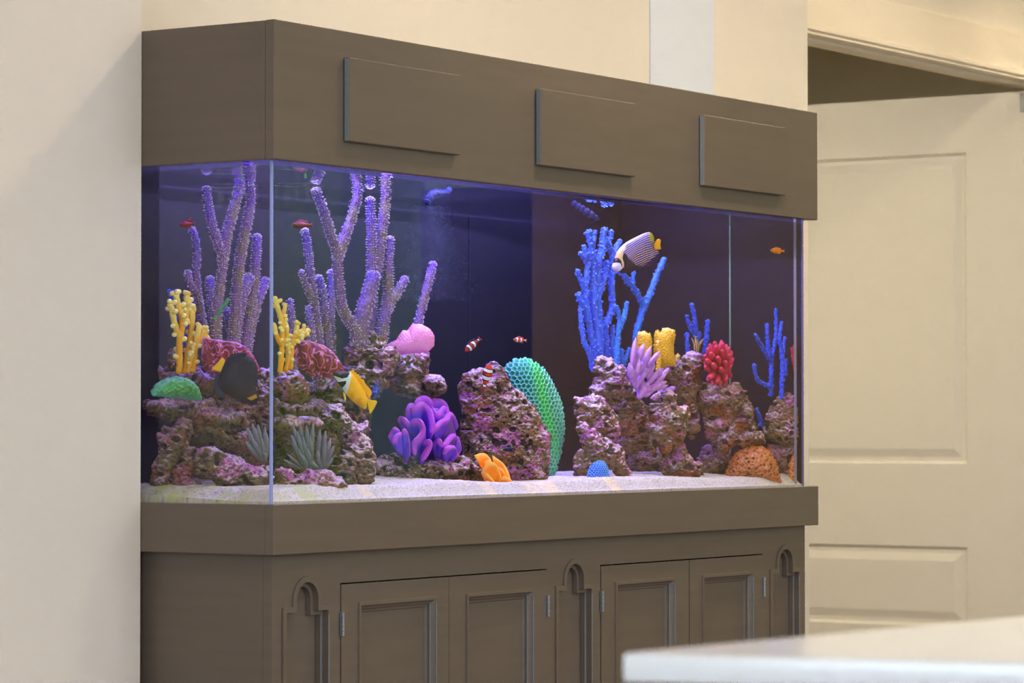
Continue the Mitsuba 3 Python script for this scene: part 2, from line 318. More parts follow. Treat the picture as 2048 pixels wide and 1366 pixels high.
def within(v):
    """Nothing passes through the panes."""
    return np.clip(v, [.008, .006, -9], [L - .006, D - .004, 9])
class Body:
    """A closed outline of the photograph as a solid of its own: it stands at depth Y, its plane turned by ang degrees away from facing the camera, and swells to half thickness 'thick'."""
    def __init__(s, poly, Y, thick, ang=25, step=2.2, R=None, flat=.5, c0=None, smooth=.5):
        poly = Polygon(poly).buffer(0)
        if poly.geom_type != 'Polygon': poly = max(poly.geoms, key=lambda g: g.area)
        c = poly.representative_point(); s.c = P(c.x, c.y, Y) if c0 is None else np.asarray(c0); s.m = mpp(s.c)
        a = math.radians(-56.54 + ang); s.h = np.array([math.cos(a), math.sin(a), 0]); s.n = np.array([math.sin(a), -math.cos(a), 0])
        ring = shapely.LinearRing(poly.exterior); k = max(12, int(ring.length / step))
        b = np.array([ring.interpolate(t, normalized=True).coords[0] for t in np.linspace(0, 1, k, endpoint=False)])
        x0, y0, x1, y1 = poly.bounds
        g = np.stack(np.meshgrid(np.arange(x0, x1 + step, step), np.arange(y0, y1 + step, step * .87)), -1)
        g[1::2, :, 0] += step / 2; g = g.reshape(-1, 2) + rng.uniform(-.12, .12, (g.size // 2, 2)) * step
        g = g[contains_xy(poly.buffer(-step * .55), g[:, 0], g[:, 1])]
        px = np.vstack([b, g]); tri = Delaunay(px).simplices
        cc = px[tri].mean(1); tri = tri[contains_xy(poly, cc[:, 0], cc[:, 1])]
        e1, e2 = px[tri[:, 1]] - px[tri[:, 0]], px[tri[:, 2]] - px[tri[:, 0]]
        cr = e1[:, 0] * e2[:, 1] - e1[:, 1] * e2[:, 0]; tri = np.where((cr > 0)[:, None], tri, tri[:, ::-1]); tri = tri[np.abs(cr) > 1e-6]
        d = np.zeros(len(px)); d[k:] = cKDTree(np.array([ring.interpolate(t, normalized=True).coords[0] for t in np.linspace(0, 1, k * 3)])).query(px[k:])[0]
        dm = d.max(); R = min(dm, R or thick / s.m * 1.3)
        t = np.clip(d / R, 0, 1); hh = thick * np.sqrt(np.clip(1 - (1 - t) ** 2, 0, 1)) * (1 - flat * .4 + flat * .4 * d / dm)
        from scipy.sparse import coo_matrix
        ee = np.vstack([tri[:, [0, 1]], tri[:, [1, 2]], tri[:, [2, 0]]]); ee = np.vstack([ee, ee[:, ::-1]])
        W = coo_matrix((np.ones(len(ee)), (ee[:, 0], ee[:, 1])), shape=(len(px),) * 2).tocsr(); W.data[:] = 1; deg = np.maximum(np.asarray(W.sum(1)).ravel(), 1)
        for _ in range(int(np.clip(.22 * (dm / step) ** 2 * smooth, 4, 90))): h2 = W @ hh / deg; hh[k:] = .3 * hh[k:] + .7 * h2[k:]
        hh *= thick / max(hh.max(), 1e-9)
        rays = FWD + ((px[:, :1] - 1024) / FL) * RIGHT - ((px[:, 1:] - 683) / FL) * UP
        base = EYE + rays * (((s.c - EYE) @ s.n) / (rays @ s.n))[:, None]
        n0 = len(px); back = np.arange(n0); inner = np.arange(k, n0); back[inner] = n0 + np.arange(len(inner))
        # the rim stays where it is seen; the front swells to the camera, the back away from it
        s.v = np.vstack([base + s.n * hh[:, None], (base - s.n * hh[:, None])[inner]])
        s.f = np.vstack([tri[:, ::-1], back[tri]]) if True else tri
        s.px = np.vstack([px, px[inner]]); s.d = np.append(d, d[inner]); s.dm = dm; s.front = np.arange(len(s.v)) < n0
        m = trimesh.Trimesh(s.v, s.f, process=False)
        if m.volume < 0: s.f = s.f[:, ::-1]
    def normals(s):
        f = np.cross(s.v[s.f[:, 1]] - s.v[s.f[:, 0]], s.v[s.f[:, 2]] - s.v[s.f[:, 0]]); n = np.zeros_like(s.v)
        for k in range(3): np.add.at(n, s.f[:, k], f)
        return n / np.maximum(np.linalg.norm(n, axis=1, keepdims=True), 1e-12)
    def push(s, amount): s.v = s.v + s.normals() * np.asarray(amount)[:, None]; return s
    def mesh(s): return (within(s.v), s.f)

def tube(pts, rad, sides=12, cap=True, seg=6):
    """A round-ended, bending, tapering branch: pts (n, 3) in metres, rad (n). Returns (vertices, faces, distance along 0..1)."""
    pts, rad = np.asarray(pts, float), np.asarray(rad, float)
    L_ = np.r_[0, np.cumsum(np.linalg.norm(np.diff(pts, axis=0), axis=1))]
    from scipy.interpolate import PchipInterpolator
    n = max(4, int(L_[-1] / max(rad.mean() * .55, .0012))); n = min(n, 160)
    t = np.linspace(0, L_[-1], n); p = PchipInterpolator(L_, pts)(t); r = np.interp(t, L_, rad)
    tan = np.gradient(p, axis=0); tan /= np.linalg.norm(tan, axis=1, keepdims=True)
    if cap:
        ph = np.linspace(0, math.pi / 2, seg + 1)[1:]
        p = np.vstack([p[:1] - tan[:1] * r[0] * np.sin(ph)[::-1, None], p, p[-1:] + tan[-1:] * r[-1] * np.sin(ph)[:, None]])
        r = np.r_[r[0] * np.cos(ph)[::-1], r, r[-1] * np.cos(ph)]; r = np.maximum(r, 1e-5)
        tan = np.vstack([np.repeat(tan[:1], seg, 0), tan, np.repeat(tan[-1:], seg, 0)])
    a = np.cross(tan, [.3, .9, .1]); a /= np.linalg.norm(a, axis=1, keepdims=True); b = np.cross(tan, a)
    th = np.arange(sides) * 2 * np.pi / sides
    v = p[:, None] + r[:, None, None] * (np.cos(th)[None, :, None] * a[:, None] + np.sin(th)[None, :, None] * b[:, None])
    N = len(p); i, j = np.meshgrid(np.arange(N - 1), np.arange(sides), indexing='ij')
    q = np.stack([i * sides + j, i * sides + (j + 1) % sides, (i + 1) * sides + (j + 1) % sides, (i + 1) * sides + j], -1).reshape(-1, 4)
    f = np.vstack([q[:, [0, 1, 2]], q[:, [0, 2, 3]]])
    v = v.reshape(-1, 3); m = trimesh.Trimesh(v, f, process=False)
    along = np.repeat(np.linspace(0, 1, N), sides)
    if m.volume < 0: f = f[:, ::-1]
    nrm = (v - np.repeat(p, sides, 0)); nrm /= np.maximum(np.linalg.norm(nrm, axis=1, keepdims=True), 1e-9)
    return v, f, along, nrm
def path(px, Y):
    """Pixels (x, y) or (x, y, depth offset) to points."""
    return np.array([P(q[0], q[1], Y + (q[2] if len(q) > 2 else 0)) for q in px])
ICO = trimesh.creation.icosphere(subdivisions=1)
ICO0 = trimesh.creation.icosphere(subdivisions=0)
def balls(c, r, base=ICO0, stretch=None):
    c = np.asarray(c); r = np.broadcast_to(r, len(c)); V, F = np.array(base.vertices), np.array(base.faces)
    v = c[:, None] + V[None] * r[:, None, None]
    if stretch is not None: v = v + (V[None] @ np.array([0, 0, 0]))[..., None] + stretch[:, None] * ((V[None] * stretch[:, None]).sum(-1, keepdims=True)) * r[:, None, None] * .9
    return v.reshape(-1, 3), (F[None] + (np.arange(len(c)) * len(V))[:, None, None]).reshape(-1, 3), np.repeat(np.arange(len(c)), len(V))

# ---------------------------------------------------------------- sand
def sand():
    xs, ys = np.linspace(.004, L - .0055, 620), np.r_[np.linspace(.003, .10, 70), np.linspace(.104, D - .002, 90)]
    X, Y = np.meshgrid(xs, ys); p = np.stack([X, Y, X * 0], -1)
    z = .033 + .030 * (fb(p, 3.0, 2) - .5) + .016 * (fb(p, 11, 3) - .5) + .004 * (fb(p, 60, 2) - .5) + .002 * (nz(p, 330) - .5)
    edge = np.minimum(Y, X * .8)
    z = .006 + np.maximum(z - .006, .003) * (.06 + .94 * sst(0, .045, edge)) + .012 * sst(.05, .4, Y)
    v = np.stack([X, Y, z + H], -1).reshape(-1, 3); ny, nx = X.shape
    i, j = np.meshgrid(np.arange(ny - 1), np.arange(nx - 1), indexing='ij'); a = i * nx + j
    f = [np.stack([a, a + 1, a + nx + 1], -1).reshape(-1, 3), np.stack([a, a + nx + 1, a + nx], -1).reshape(-1, 3)]
    def skirt(idx):
        nonlocal v
        k = len(v); w = v[idx].copy(); w[:, 2] = H; v = np.vstack([v, w]); n = len(idx); q = np.arange(n - 1)
        f.append(np.stack([k + q, k + q + 1, idx[q + 1]], -1)); f.append(np.stack([k + q, idx[q + 1], idx[q]], -1))
    skirt(np.arange(nx)); skirt(np.arange(ny)[::-1] * nx)
    c = mixc(col(236, 226, 222), col(196, 186, 180), sst(.45, .75, fb(v, 500, 2)))
    c = c * .60 * np.array([1.0, 1.06, .93])
    c = mixc(c, col(222, 202, 140), .45 * sst(.56, .72, fb(v * [1, 1, 0], 14, 3, 4)) * sst(.08, .03, v[:, 1]))
    c = mixc(c, col(168, 176, 108), .7 * sst(.30, .12, v[:, 0]) * sst(.48, .62, fb(v * [1, 1, 0], 22, 3, 9)))
    c = mixc(c, col(120, 105, 105), .8 * sst(.80, .88, nz(v, 420, 3)))
    return (v, np.vstack(f)), c
m, c = sand()
k = put('sand', m, 'coloured', None, True, c); labels[k] = {'label': 'white coral sand covering the floor of the tank', 'category': 'sand', 'kind': 'stuff'}

# ---------------------------------------------------------------- live rock
BROWN, OLIVE, DARK, PURPLE, PALE, RUST = col(118, 88, 62), col(98, 88, 52), col(36, 28, 22), col(164, 92, 150), col(206, 180, 198), col(142, 82, 46)
def rock(label, poly, Y, thick=.04, ang=25, purple=.45, pale=.5, olive=.4, rust=.25, rough=1.0, step=2.0, pits=(), pit=1.0, name='live_rock', parent=None, seed=0):
    step = step * .72
    b = Body(poly, Y, thick, ang, step)
    p = b.v.copy() + seed * 3.1; s = thick / .04
    ridge = 1 - np.abs(2 * fb(p, 22, 3, 1) - 1)
    b.push(rough * s * (.024 * (fb(p, 10, 2) - .5) + .024 * (ridge - .6)))
    for (x, y, r, dep) in pits:
        w = np.exp(-(((b.px[:, 0] - x) ** 2 + (b.px[:, 1] - y) ** 2) / r ** 2) ** 1.5) * b.front
        b.v = b.v - b.n * (w * dep)[:, None]
    hole = sst(.64, .8, nz(p, 62, 2)) * .006 * pit + sst(.62, .78, nz(p, 170, 8)) * .0022 * pit
    bump = .006 * (fb(p, 55, 3, 5) - .5) + .0042 * (fb(p, 230, 2, 6) - .5)
    b.push(rough * (bump - hole))
    n = b.normals()
    c = mixc(BROWN, OLIVE, olive * 2 * sst(.35, .65, fb(p, 16, 2, 11)))
    c = mixc(c, RUST, rust * 2 * sst(.52, .7, fb(p, 24, 2, 12)))
    c = mixc(c, DARK, .5 * sst(.52, .70, fb(p, 36, 3, 13)))
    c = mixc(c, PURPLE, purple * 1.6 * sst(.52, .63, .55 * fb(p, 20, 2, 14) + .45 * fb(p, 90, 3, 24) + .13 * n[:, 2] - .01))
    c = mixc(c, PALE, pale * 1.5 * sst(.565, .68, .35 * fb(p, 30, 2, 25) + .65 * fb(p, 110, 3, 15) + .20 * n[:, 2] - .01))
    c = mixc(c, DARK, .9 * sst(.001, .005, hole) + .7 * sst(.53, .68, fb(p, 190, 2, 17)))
    c = c * (.42 + 1.1 * fb(p, 420, 2, 16))[:, None]
    if parent: return put(name, b.mesh(), 'coloured', parent, True, c)
    k = put(name, b.mesh(), 'coloured', None, True, c); labels[k] = {'label': label, 'category': 'rock', 'group': 'live rock in the aquarium'}
    return k
# left heap (seen through the side pane)
rock('upper back boulder of the left heap, under the red cup coral', [(320, 742), (350, 733), (390, 742), (430, 738), (470, 745), (541, 738), (541, 830), (500, 850), (450, 830), (400, 800), (350, 770), (320, 765)], .46, .045, 50, seed=1, olive=.8, purple=.3, pale=.3, pits=[(430, 790, 22, .03)])
rock('broad overhanging ledge of rock carrying the green dome coral', [(286, 800), (300, 796), (320, 799), (345, 802), (380, 804), (420, 806), (432, 818), (455, 830), (465, 828), (485, 838), (494, 848), (488, 855), (460, 853), (440, 860), (425, 856), (415, 866), (400, 862), (385, 850), (375, 838), (340, 834), (300, 828), (286, 818)], .37, .05, 18, seed=2, olive=.8, purple=.25, pale=.3)
rock('dark rounded rock hanging below the ledge', [(376, 838), (420, 822), (440, 850), (490, 853), (492, 880), (476, 912), (450, 905), (420, 888), (400, 878), (383, 870)], .36, .045, 40, seed=3, purple=.2, olive=.7, pale=.3)
rock('tall knobbly rock pillar at the left end of the tank', [(312, 870), (330, 855), (350, 858), (362, 838), (378, 843), (382, 865), (370, 880), (375, 900), (355, 915), (345, 935), (337, 945), (342, 975), (346, 1000), (320, 1003), (302, 997), (304, 960), (310, 930), (320, 900)], .36, .028, 30, seed=4, rust=.5, olive=.7, purple=.25, pale=.25)
rock('short bent rock column right of the tall pillar', [(352, 940), (358, 920), (370, 905), (375, 893), (390, 893), (398, 905), (395, 925), (385, 945), (375, 955), (392, 962), (420, 975), (428, 990), (400, 1002), (360, 1000), (347, 975)], .33, .028, 30, seed=5, rust=.5, olive=.6, purple=.35, pale=.25)
rock('long pink encrusted rock lying on the sand at the corner', [(395, 920), (400, 905), (415, 893), (430, 895), (450, 905), (470, 912), (500, 928), (538, 932), (538, 1001), (500, 1003), (470, 1000), (465, 985), (440, 975), (420, 960), (400, 945)], .215, .04, 20, seed=6, purple=.65, pale=.35, olive=.5, pits=[(432, 925, 10, .01)])
rock('small brown rock behind the left yellow finger coral', [(334, 740), (336, 712), (342, 698), (350, 700), (353, 720), (352, 742)], .47, .015, 30, seed=7, olive=.3)
rock('shadowed core rock behind the left heap', [(392, 772), (470, 758), (534, 768), (536, 985), (440, 985), (400, 960), (385, 880)], .47, .05, 40, seed=34, purple=.1, pale=.15, olive=.6)
# heap right of the corner
rock('shadowed core rock behind the grey anemones', [(556, 770), (640, 764), (700, 780), (730, 800), (736, 870), (735, 972), (640, 985), (556, 980)], .385, .05, 30, seed=35, purple=.15, pale=.15, olive=.7)
rock('rounded rock with pale crust left of the foxface fish', [(547, 760), (565, 745), (595, 745), (612, 760), (618, 785), (605, 802), (575, 800), (550, 792)], .22, .035, 25, seed=8, pale=.8)
rock('flat yellowish rock ledge behind the grey anemones', [(547, 842), (575, 833), (610, 833), (640, 845), (642, 858), (600, 862), (547, 864)], .22, .03, 40, seed=9, olive=.6)
rock('dark green shadowed rock between the ledges', [(548, 800), (600, 805), (640, 800), (660, 812), (640, 850), (600, 835), (548, 842)], .34, .03, 45, seed=19, olive=.7, purple=.1, pale=.2)
rock('pink crusted boulder low in the front corner', [(548, 938), (565, 936), (600, 946), (640, 940), (668, 948), (692, 972), (684, 990), (640, 996), (600, 1004), (560, 1001), (548, 1000)], .10, .035, 20, seed=10, purple=.8, pale=.5)
rock('olive boulder left of the pointed standing rock', [(664, 922), (685, 905), (706, 912), (708, 985), (670, 984), (662, 950)], .13, .03, 25, seed=11, olive=.8, purple=.1, pale=.3)
rock('pointed standing rock with a lilac crest', [(700, 905), (715, 885), (725, 873), (738, 880), (746, 884), (749, 920), (745, 950), (743, 976), (715, 978), (702, 976), (698, 940)], .11, .028, 25, seed=12, purple=.4, pale=.7, rust=.3)
rock('craggy rock below the foxface fish', [(640, 830), (655, 810), (680, 812), (700, 843), (715, 850), (735, 845), (736, 862), (722, 885), (700, 906), (690, 900), (680, 880), (665, 862), (645, 852)], .19, .035, 25, seed=13, olive=.5, pale=.5)
rock('high domed rock behind the foxface fish', [(688, 705), (700, 682), (720, 677), (735, 680), (748, 666), (765, 672), (778, 690), (788, 715), (786, 745), (770, 770), (740, 800), (738, 845), (705, 862), (672, 850), (655, 800), (645, 762), (668, 746), (690, 738)], .30, .055, 25, seed=14, olive=.6, pale=.6, pits=[(728, 722, 17, .04), (716, 785, 14, .02)])
rock('slanting rock arm under the pink coral', [(772, 690), (800, 708), (830, 706), (858, 706), (862, 722), (850, 742), (846, 762), (838, 795), (800, 792), (782, 765), (772, 730)], .33, .04, 25, seed=15, olive=.5, pits=[(820, 760, 14, .02)])
rock('small round purple rock below the pink coral', [(836, 775), (842, 758), (860, 752), (878, 754), (888, 765), (888, 782), (878, 793), (855, 795), (840, 790)], .28, .03, 25, seed=16, purple=.4, pale=.6)
rock('low rubble rock under the purple ruffled coral', [(742, 925), (775, 912), (800, 905), (825, 915), (850, 922), (890, 922), (925, 915), (948, 918), (960, 940), (966, 960), (955, 976), (915, 977), (880, 968), (850, 970), (800, 974), (760, 974), (742, 962)], .21, .035, 30, seed=17, pale=.5, pits=[(935, 955, 8, .01)])
rock('large purple pink pitted boulder in the middle of the tank', [(921, 775), (930, 747), (948, 738), (958, 733), (968, 735), (975, 728), (990, 723), (1002, 729), (1007, 745), (1018, 772), (1030, 782), (1045, 795), (1066, 818), (1080, 840), (1090, 857), (1101, 868), (1101, 890), (1096, 925), (1092, 955), (1086, 976), (1060, 985), (1040, 980), (1000, 977), (950, 965), (925, 930), (920, 870), (923, 820)], .20, .055, 12, seed=18, purple=1.0, pale=.40, olive=.2, rust=.3, rough=.55, step=1.4, pit=1.3)
# right heap
rock('lilac topped rock at the left edge of the right heap', [(1149, 793), (1165, 798), (1185, 790), (1203, 795), (1212, 810), (1232, 835), (1237, 860), (1228, 886), (1215, 882), (1200, 872), (1190, 880), (1175, 862), (1157, 838), (1150, 815)], .20, .035, 20, seed=20, purple=.6, pale=.7)
rock('long slanting rock strut leaning down to the sand', [(1155, 835), (1175, 850), (1200, 868), (1225, 883), (1238, 885), (1246, 910), (1256, 935), (1266, 960), (1263, 974), (1250, 972), (1235, 952), (1215, 927), (1190, 925), (1170, 907), (1158, 872)], .15, .025, 20, seed=21, purple=.6, pale=.6)
rock('small crusted foot rock left of the blue honeycomb coral', [(1149, 920), (1158, 903), (1172, 902), (1188, 925), (1202, 932), (1192, 952), (1165, 961), (1152, 957)], .22, .022, 20, seed=22, purple=.6)
rock('peaked rock in front of the tall blue coral', [(1190, 720), (1205, 715), (1222, 717), (1230, 728), (1245, 730), (1262, 745), (1270, 765), (1280, 800), (1290, 812), (1280, 826), (1265, 821), (1255, 800), (1245, 790), (1230, 806), (1212, 802), (1185, 796), (1178, 790), (1190, 760)], .25, .035, 20, seed=23, purple=.5, pale=.6)
rock('broad brown rock in the shade of the right heap', [(1205, 798), (1245, 788), (1290, 806), (1312, 828), (1322, 870), (1312, 902), (1270, 908), (1240, 897), (1232, 860)], .27, .04, 20, seed=24, purple=.2, pale=.2, rust=.6, olive=.3)
rock('dripping lobed rock below the lilac anemone', [(1303, 800), (1318, 780), (1330, 774), (1342, 785), (1352, 790), (1358, 810), (1370, 812), (1378, 830), (1372, 860), (1365, 880), (1350, 890), (1340, 905), (1325, 902), (1318, 882), (1308, 906), (1298, 887), (1291, 850), (1300, 825)], .17, .035, 20, seed=25, purple=.4, pale=.6, rust=.6)
rock('low reddish rock on the sand below the lobed rock', [(1354, 880), (1368, 890), (1372, 905), (1385, 915), (1388, 925), (1402, 925), (1406, 950), (1390, 957), (1370, 960), (1340, 960), (1325, 946), (1325, 925), (1340, 910), (1350, 900)], .17, .025, 20, seed=26, rust=.8, purple=.6, pale=.4)
rock('upright craggy rock behind the lilac anemone', [(1320, 738), (1345, 720), (1365, 726), (1375, 706), (1390, 702), (1402, 712), (1402, 760), (1388, 800), (1396, 830), (1394, 860), (1385, 876), (1375, 862), (1372, 822), (1355, 800), (1340, 775), (1322, 762)], .22, .035, 15, seed=27, purple=.5, pale=.5, rust=.5)
rock('hollowed rock under the red finger coral', [(1402, 768), (1430, 772), (1470, 765), (1490, 785), (1492, 802), (1476, 830), (1456, 850), (1440, 866), (1425, 882), (1415, 866), (1410, 840), (1398, 820), (1396, 790)], .15, .035, 5, seed=28, purple=.3, pale=.35, rust=.7, pits=[(1432, 830, 16, .03)])
rock('right shoulder rock above the rust coloured dome coral', [(1490, 795), (1500, 815), (1510, 850), (1525, 870), (1530, 886), (1520, 893), (1500, 892), (1470, 897), (1445, 912), (1430, 902), (1425, 880), (1455, 850), (1480, 825)], .105, .03, 5, seed=29, purple=.4, pale=.35, rust=.6, pits=[(1478, 862, 14, .025)])
rock('brown rock low between the right heap and the dome coral', [(1400, 905), (1415, 890), (1440, 900), (1460, 905), (1455, 940), (1430, 955), (1402, 952), (1396, 930)], .20, .03, 10, seed=30, purple=.4, pale=.3)
rock('dark rock far back behind the lobed rock', [(1250, 890), (1290, 895), (1330, 885), (1345, 915), (1335, 950), (1300, 958), (1262, 950), (1248, 920)], .34, .03, 25, seed=31, purple=.1, pale=.1)
rock('reddish rock added as a mirror image at the right end pane', [(1526, 852), (1540, 812), (1560, 790), (1578, 785), (1588, 795), (1594, 820), (1594, 888), (1570, 892), (1545, 882), (1526, 870)], .052, .013, 0, seed=32, purple=.5, pale=.4, rust=.5)  # added copy standing for a mirror image in the end pane
rock('dark foot of rock added as a mirror image beside the right end pane', [(1532, 885), (1560, 890), (1592, 888), (1594, 925), (1575, 955), (1545, 950), (1530, 915)], .060, .012, 0, seed=33, purple=.2, pale=.2, rust=.5)  # lower part of the added mirror image rock

# ---------------------------------------------------------------- purple gorgonians: branches with white-violet polyps
def gorgonian(label, branches, Y, hue=0.0, polyps=1.9):
    t = thing('gorgonian', label, 'coral', 'purple gorgonians'); V, Nn, Rr = [], [], []
    for i, (px, r) in enumerate(branches):
        pts = path(px, Y); m_ = mpp(pts[0]); rr = np.linspace(1.0, .82, len(px)) * r * m_
        v, f, al, n = tube(pts, rr, 14)
        v = v + n * ((fb(v, 240, 2, i) - .5) * .5 * r * m_)[:, None]
        c = mixc(col(96, 66, 128), col(140, 102, 150), fb(v, 130, 2, 3)); c = mixc(c, col(122, 106, 92), .8 * sst(.45, .65, fb(v, 26, 2, 8)))
        c = mixc(c, col(104, 60, 236), .85 * sst(.6, 1.0, al) + hue)
        put('branch', (v, f), 'coloured', t, True, c)
        # polyps stand out from the bark
        k = int(len(pts) and np.linalg.norm(np.diff(pts, axis=0), axis=1).sum() * 2 * math.pi * r * m_ / (polyps * 2.0 * m_) ** 2)
        pick = rng.integers(0, len(v), k); V.append(v[pick] + rng.normal(0, .0006, (k, 3))); Nn.append(n[pick]); Rr.append(rng.uniform(.8, 1.5, k) * polyps * .5 * m_)
    V, Nn, Rr = np.vstack(V), np.vstack(Nn), np.concatenate(Rr)
    v, f, w = balls(V + Nn * Rr[:, None] * .7, Rr, ICO0, Nn)
    c = mixc(col(178, 140, 214), col(244, 232, 240), rng.random(len(V)) ** 1.5)[w]
    k = put('polyps', (v, f), 'coloured_wet', t, True, c); labels[k] = {'label': 'pale lilac polyps', 'kind': 'stuff'}
    return t
gorgonian('tall forked purple gorgonian coral, added for its refracted view in the side pane, left of the corner', [  # added second copy stands for the view refracted by the side pane
    ([(436, 744), (433, 640), (437, 595), (442, 555), (446, 518), (437, 490), (425, 452), (417, 412), (413, 380)], 9.5),
    ([(446, 515), (452, 478), (461, 443), (473, 398), (479, 366)], 11),
    ([(466, 744), (472, 600), (480, 520), (494, 445), (502, 392), (497, 364), (495, 322)], 10.5),
    ([(486, 744), (498, 633), (508, 576), (512, 520), (514, 476)], 10),
    ([(466, 744), (475, 632), (484, 592), (498, 556)], 12),
    ([(490, 744), (505, 643), (518, 600), (531, 562)], 9)], .40)
gorgonian('thin dim purple gorgonian copy added for the side pane view under the red fish, far left', [  # dim branches repeated as an added copy for the side pane view
    ([(420, 742), (401, 618), (396, 586), (392, 540), (394, 515), (391, 478), (383, 460)], 7.5), ([(395, 590), (383, 572), (375, 546)], 7.5),
    ([(438, 744), (428, 633), (422, 595), (420, 560)], 9.5), ([(468, 744), (460, 650), (451, 620)], 7.5)], .47)
gorgonian('big forked purple gorgonian with two long arms behind the foxface', [
    ([(712, 680), (708, 657), (691, 631), (680, 597), (676, 557), (674, 510), (661, 468), (648, 425), (632, 384)], 10.5),
    ([(675, 515), (690, 473), (708, 420), (717, 376)], 10.5), ([(722, 682), (724, 636), (735, 597), (746, 556)], 17)], .29)
gorgonian('tall purple gorgonian reaching up to the hood, right of the forked one', [
    ([(746, 672, .02), (744, 600, .02), (743, 549), (743, 504), (742, 452), (740, 402)], 10), ([(748, 560), (759, 504), (765, 452), (772, 386), (775, 322)], 10.5)], .32)
gorgonian('blunt purple gorgonian with one short side arm above the domed rock', [
    ([(762, 690), (769, 636), (776, 584), (777, 531), (779, 481)], 10.5), ([(774, 622), (782, 606), (794, 586), (809, 560)], 9)], .31)
gorgonian('single leaning gorgonian finger standing above the pink coral', [([(834, 662), (846, 605), (856, 570), (865, 530)], 8.5)], .33)
gorgonian('short dim gorgonian fingers behind the red cup coral', [
    ([(650, 775), (630, 623), (622, 557), (616, 505), (610, 464)], 8.5), ([(620, 590), (610, 565), (603, 545)], 6.5),
    ([(672, 775), (660, 636), (663, 584), (662, 547)], 8.5), ([(664, 770), (648, 620), (644, 584), (637, 557)], 8.5),
    ([(636, 775), (620, 650), (616, 617)], 7.5), ([(590, 775), (582, 630), (580, 603)], 7)], .36, polyps=2.0)

# ---------------------------------------------------------------- blue branching corals
def blue_coral(label, branches, Y, a, b, nub=1.0, name='blue_branching_coral', group='blue branching corals'):
    t = thing(name, label, 'coral', group); A, N_, R_ = [], [], []
    for i, (px, r) in enumerate(branches):
        pts = path(px, Y); m_ = mpp(pts[0]); rr = np.linspace(1.15, .9, len(px)) * r * m_
        v, f, al, n = tube(pts, rr * .86, 12)
        v = v + n * ((fb(v, 170, 2, i) - .45) * .9 * r * m_ * nub)[:, None]
        c = mixc(a, b, fb(v, 45, 2, 4) + .35 * al - .2); put('branch', (v, f), 'coloured', t, True, c)
        k = int(len(v) / 7); q = rng.integers(12 * 6, max(12 * 6 + 1, len(v)), k).clip(0, len(v) - 1); A.append(v[q]); N_.append(n[q]); R_.append(rng.uniform(.2, .34, k) * r * m_)
    A, N_, R_ = np.vstack(A), np.vstack(N_), np.concatenate(R_)
    v, f, w = balls(A + N_ * R_[:, None] * .1, R_, ICO)
    k = put('nubs', (v, f), 'coloured', t, True, mixc(b, col(100, 140, 250), rng.random(len(A)))[w]); labels[k] = {'kind': 'stuff'}
    return t
B1, B2 = col(44, 92, 226), col(70, 116, 240)
blue_coral('big bushy bright blue branching coral behind the peaked rock', [
    ([(1186, 740), (1180, 711), (1168, 683), (1163, 652), (1160, 620)], 5.5), ([(1190, 735), (1187, 700), (1180, 662), (1175, 624), (1163, 607), (1157, 590)], 6.5),
    ([(1175, 640), (1172, 611), (1171, 577), (1173, 552), (1176, 522), (1174, 509)], 6.5), ([(1175, 530), (1170, 520), (1161, 507)], 5), ([(1172, 516), (1168, 494)], 5), ([(1172, 590), (1164, 567), (1154, 542)], 5.5),
    ([(1195, 740), (1194, 662), (1187, 611), (1186, 556), (1184, 503), (1177, 466)], 8.5), ([(1185, 503), (1190, 464)], 4.5),
    ([(1200, 735), (1199, 660), (1194, 577), (1197, 520), (1206, 490), (1208, 462)], 8.5), ([(1208, 478), (1216, 486), (1222, 464)], 5.5),
    ([(1212, 720), (1211, 652), (1217, 637), (1225, 609), (1223, 569), (1225, 535), (1224, 509), (1217, 490)], 7), ([(1196, 592), (1206, 565), (1213, 526)], 6.5),
    ([(1224, 530), (1231, 501), (1239, 484)], 6.5), ([(1226, 725), (1224, 690), (1226, 655)], 5.5)], .33, B1, B2)
blue_coral('two armed blue forked coral under the striped angelfish', [
    ([(1270, 720), (1272, 675), (1280, 637), (1286, 616), (1278, 594), (1265, 575), (1250, 556), (1244, 546)], 6.5), ([(1284, 622), (1297, 594), (1310, 560), (1327, 520)], 6.5), ([(1265, 575), (1267, 545)], 4.5)], .30, col(30, 110, 220), B1)
blue_coral('small turquoise blue branching coral in front of the bushy blue one', [
    ([(1232, 735), (1236, 673), (1239, 641), (1231, 613)], 5.5), ([(1239, 655), (1248, 633), (1253, 607)], 5.5), ([(1245, 735), (1243, 702)], 5.5), ([(1248, 728), (1253, 712), (1258, 698)], 4.5)], .28, col(20, 128, 206), col(48, 112, 230))
D1, D2 = col(30, 66, 190), col(40, 84, 214)
blue_coral('dark blue coral sprigs in the distance left of the red coral', [
    ([(1393, 705), (1391, 660), (1388, 631), (1384, 610)], 4.5), ([(1392, 668), (1381, 655), (1374, 633)], 4.2), ([(1376, 712), (1375, 698), (1374, 669)], 4.5), ([(1396, 690), (1399, 667)], 4), ([(1410, 712), (1412, 679), (1415, 643)], 4.5)], .235, D1, D2, 1.3)
blue_coral('slim dark blue coral sprigs added as a mirror image at the right end of the tank', [  # added sprigs stand for blue coral mirrored in the end pane
    ([(1542, 790), (1543, 720), (1548, 697), (1553, 653), (1551, 620)], 4), ([(1541, 720), (1528, 700), (1511, 670)], 4), ([(1540, 712), (1537, 697), (1534, 650)], 4), ([(1545, 772), (1516, 761), (1508, 731)], 4)], .085, D1, D2, 1.3)
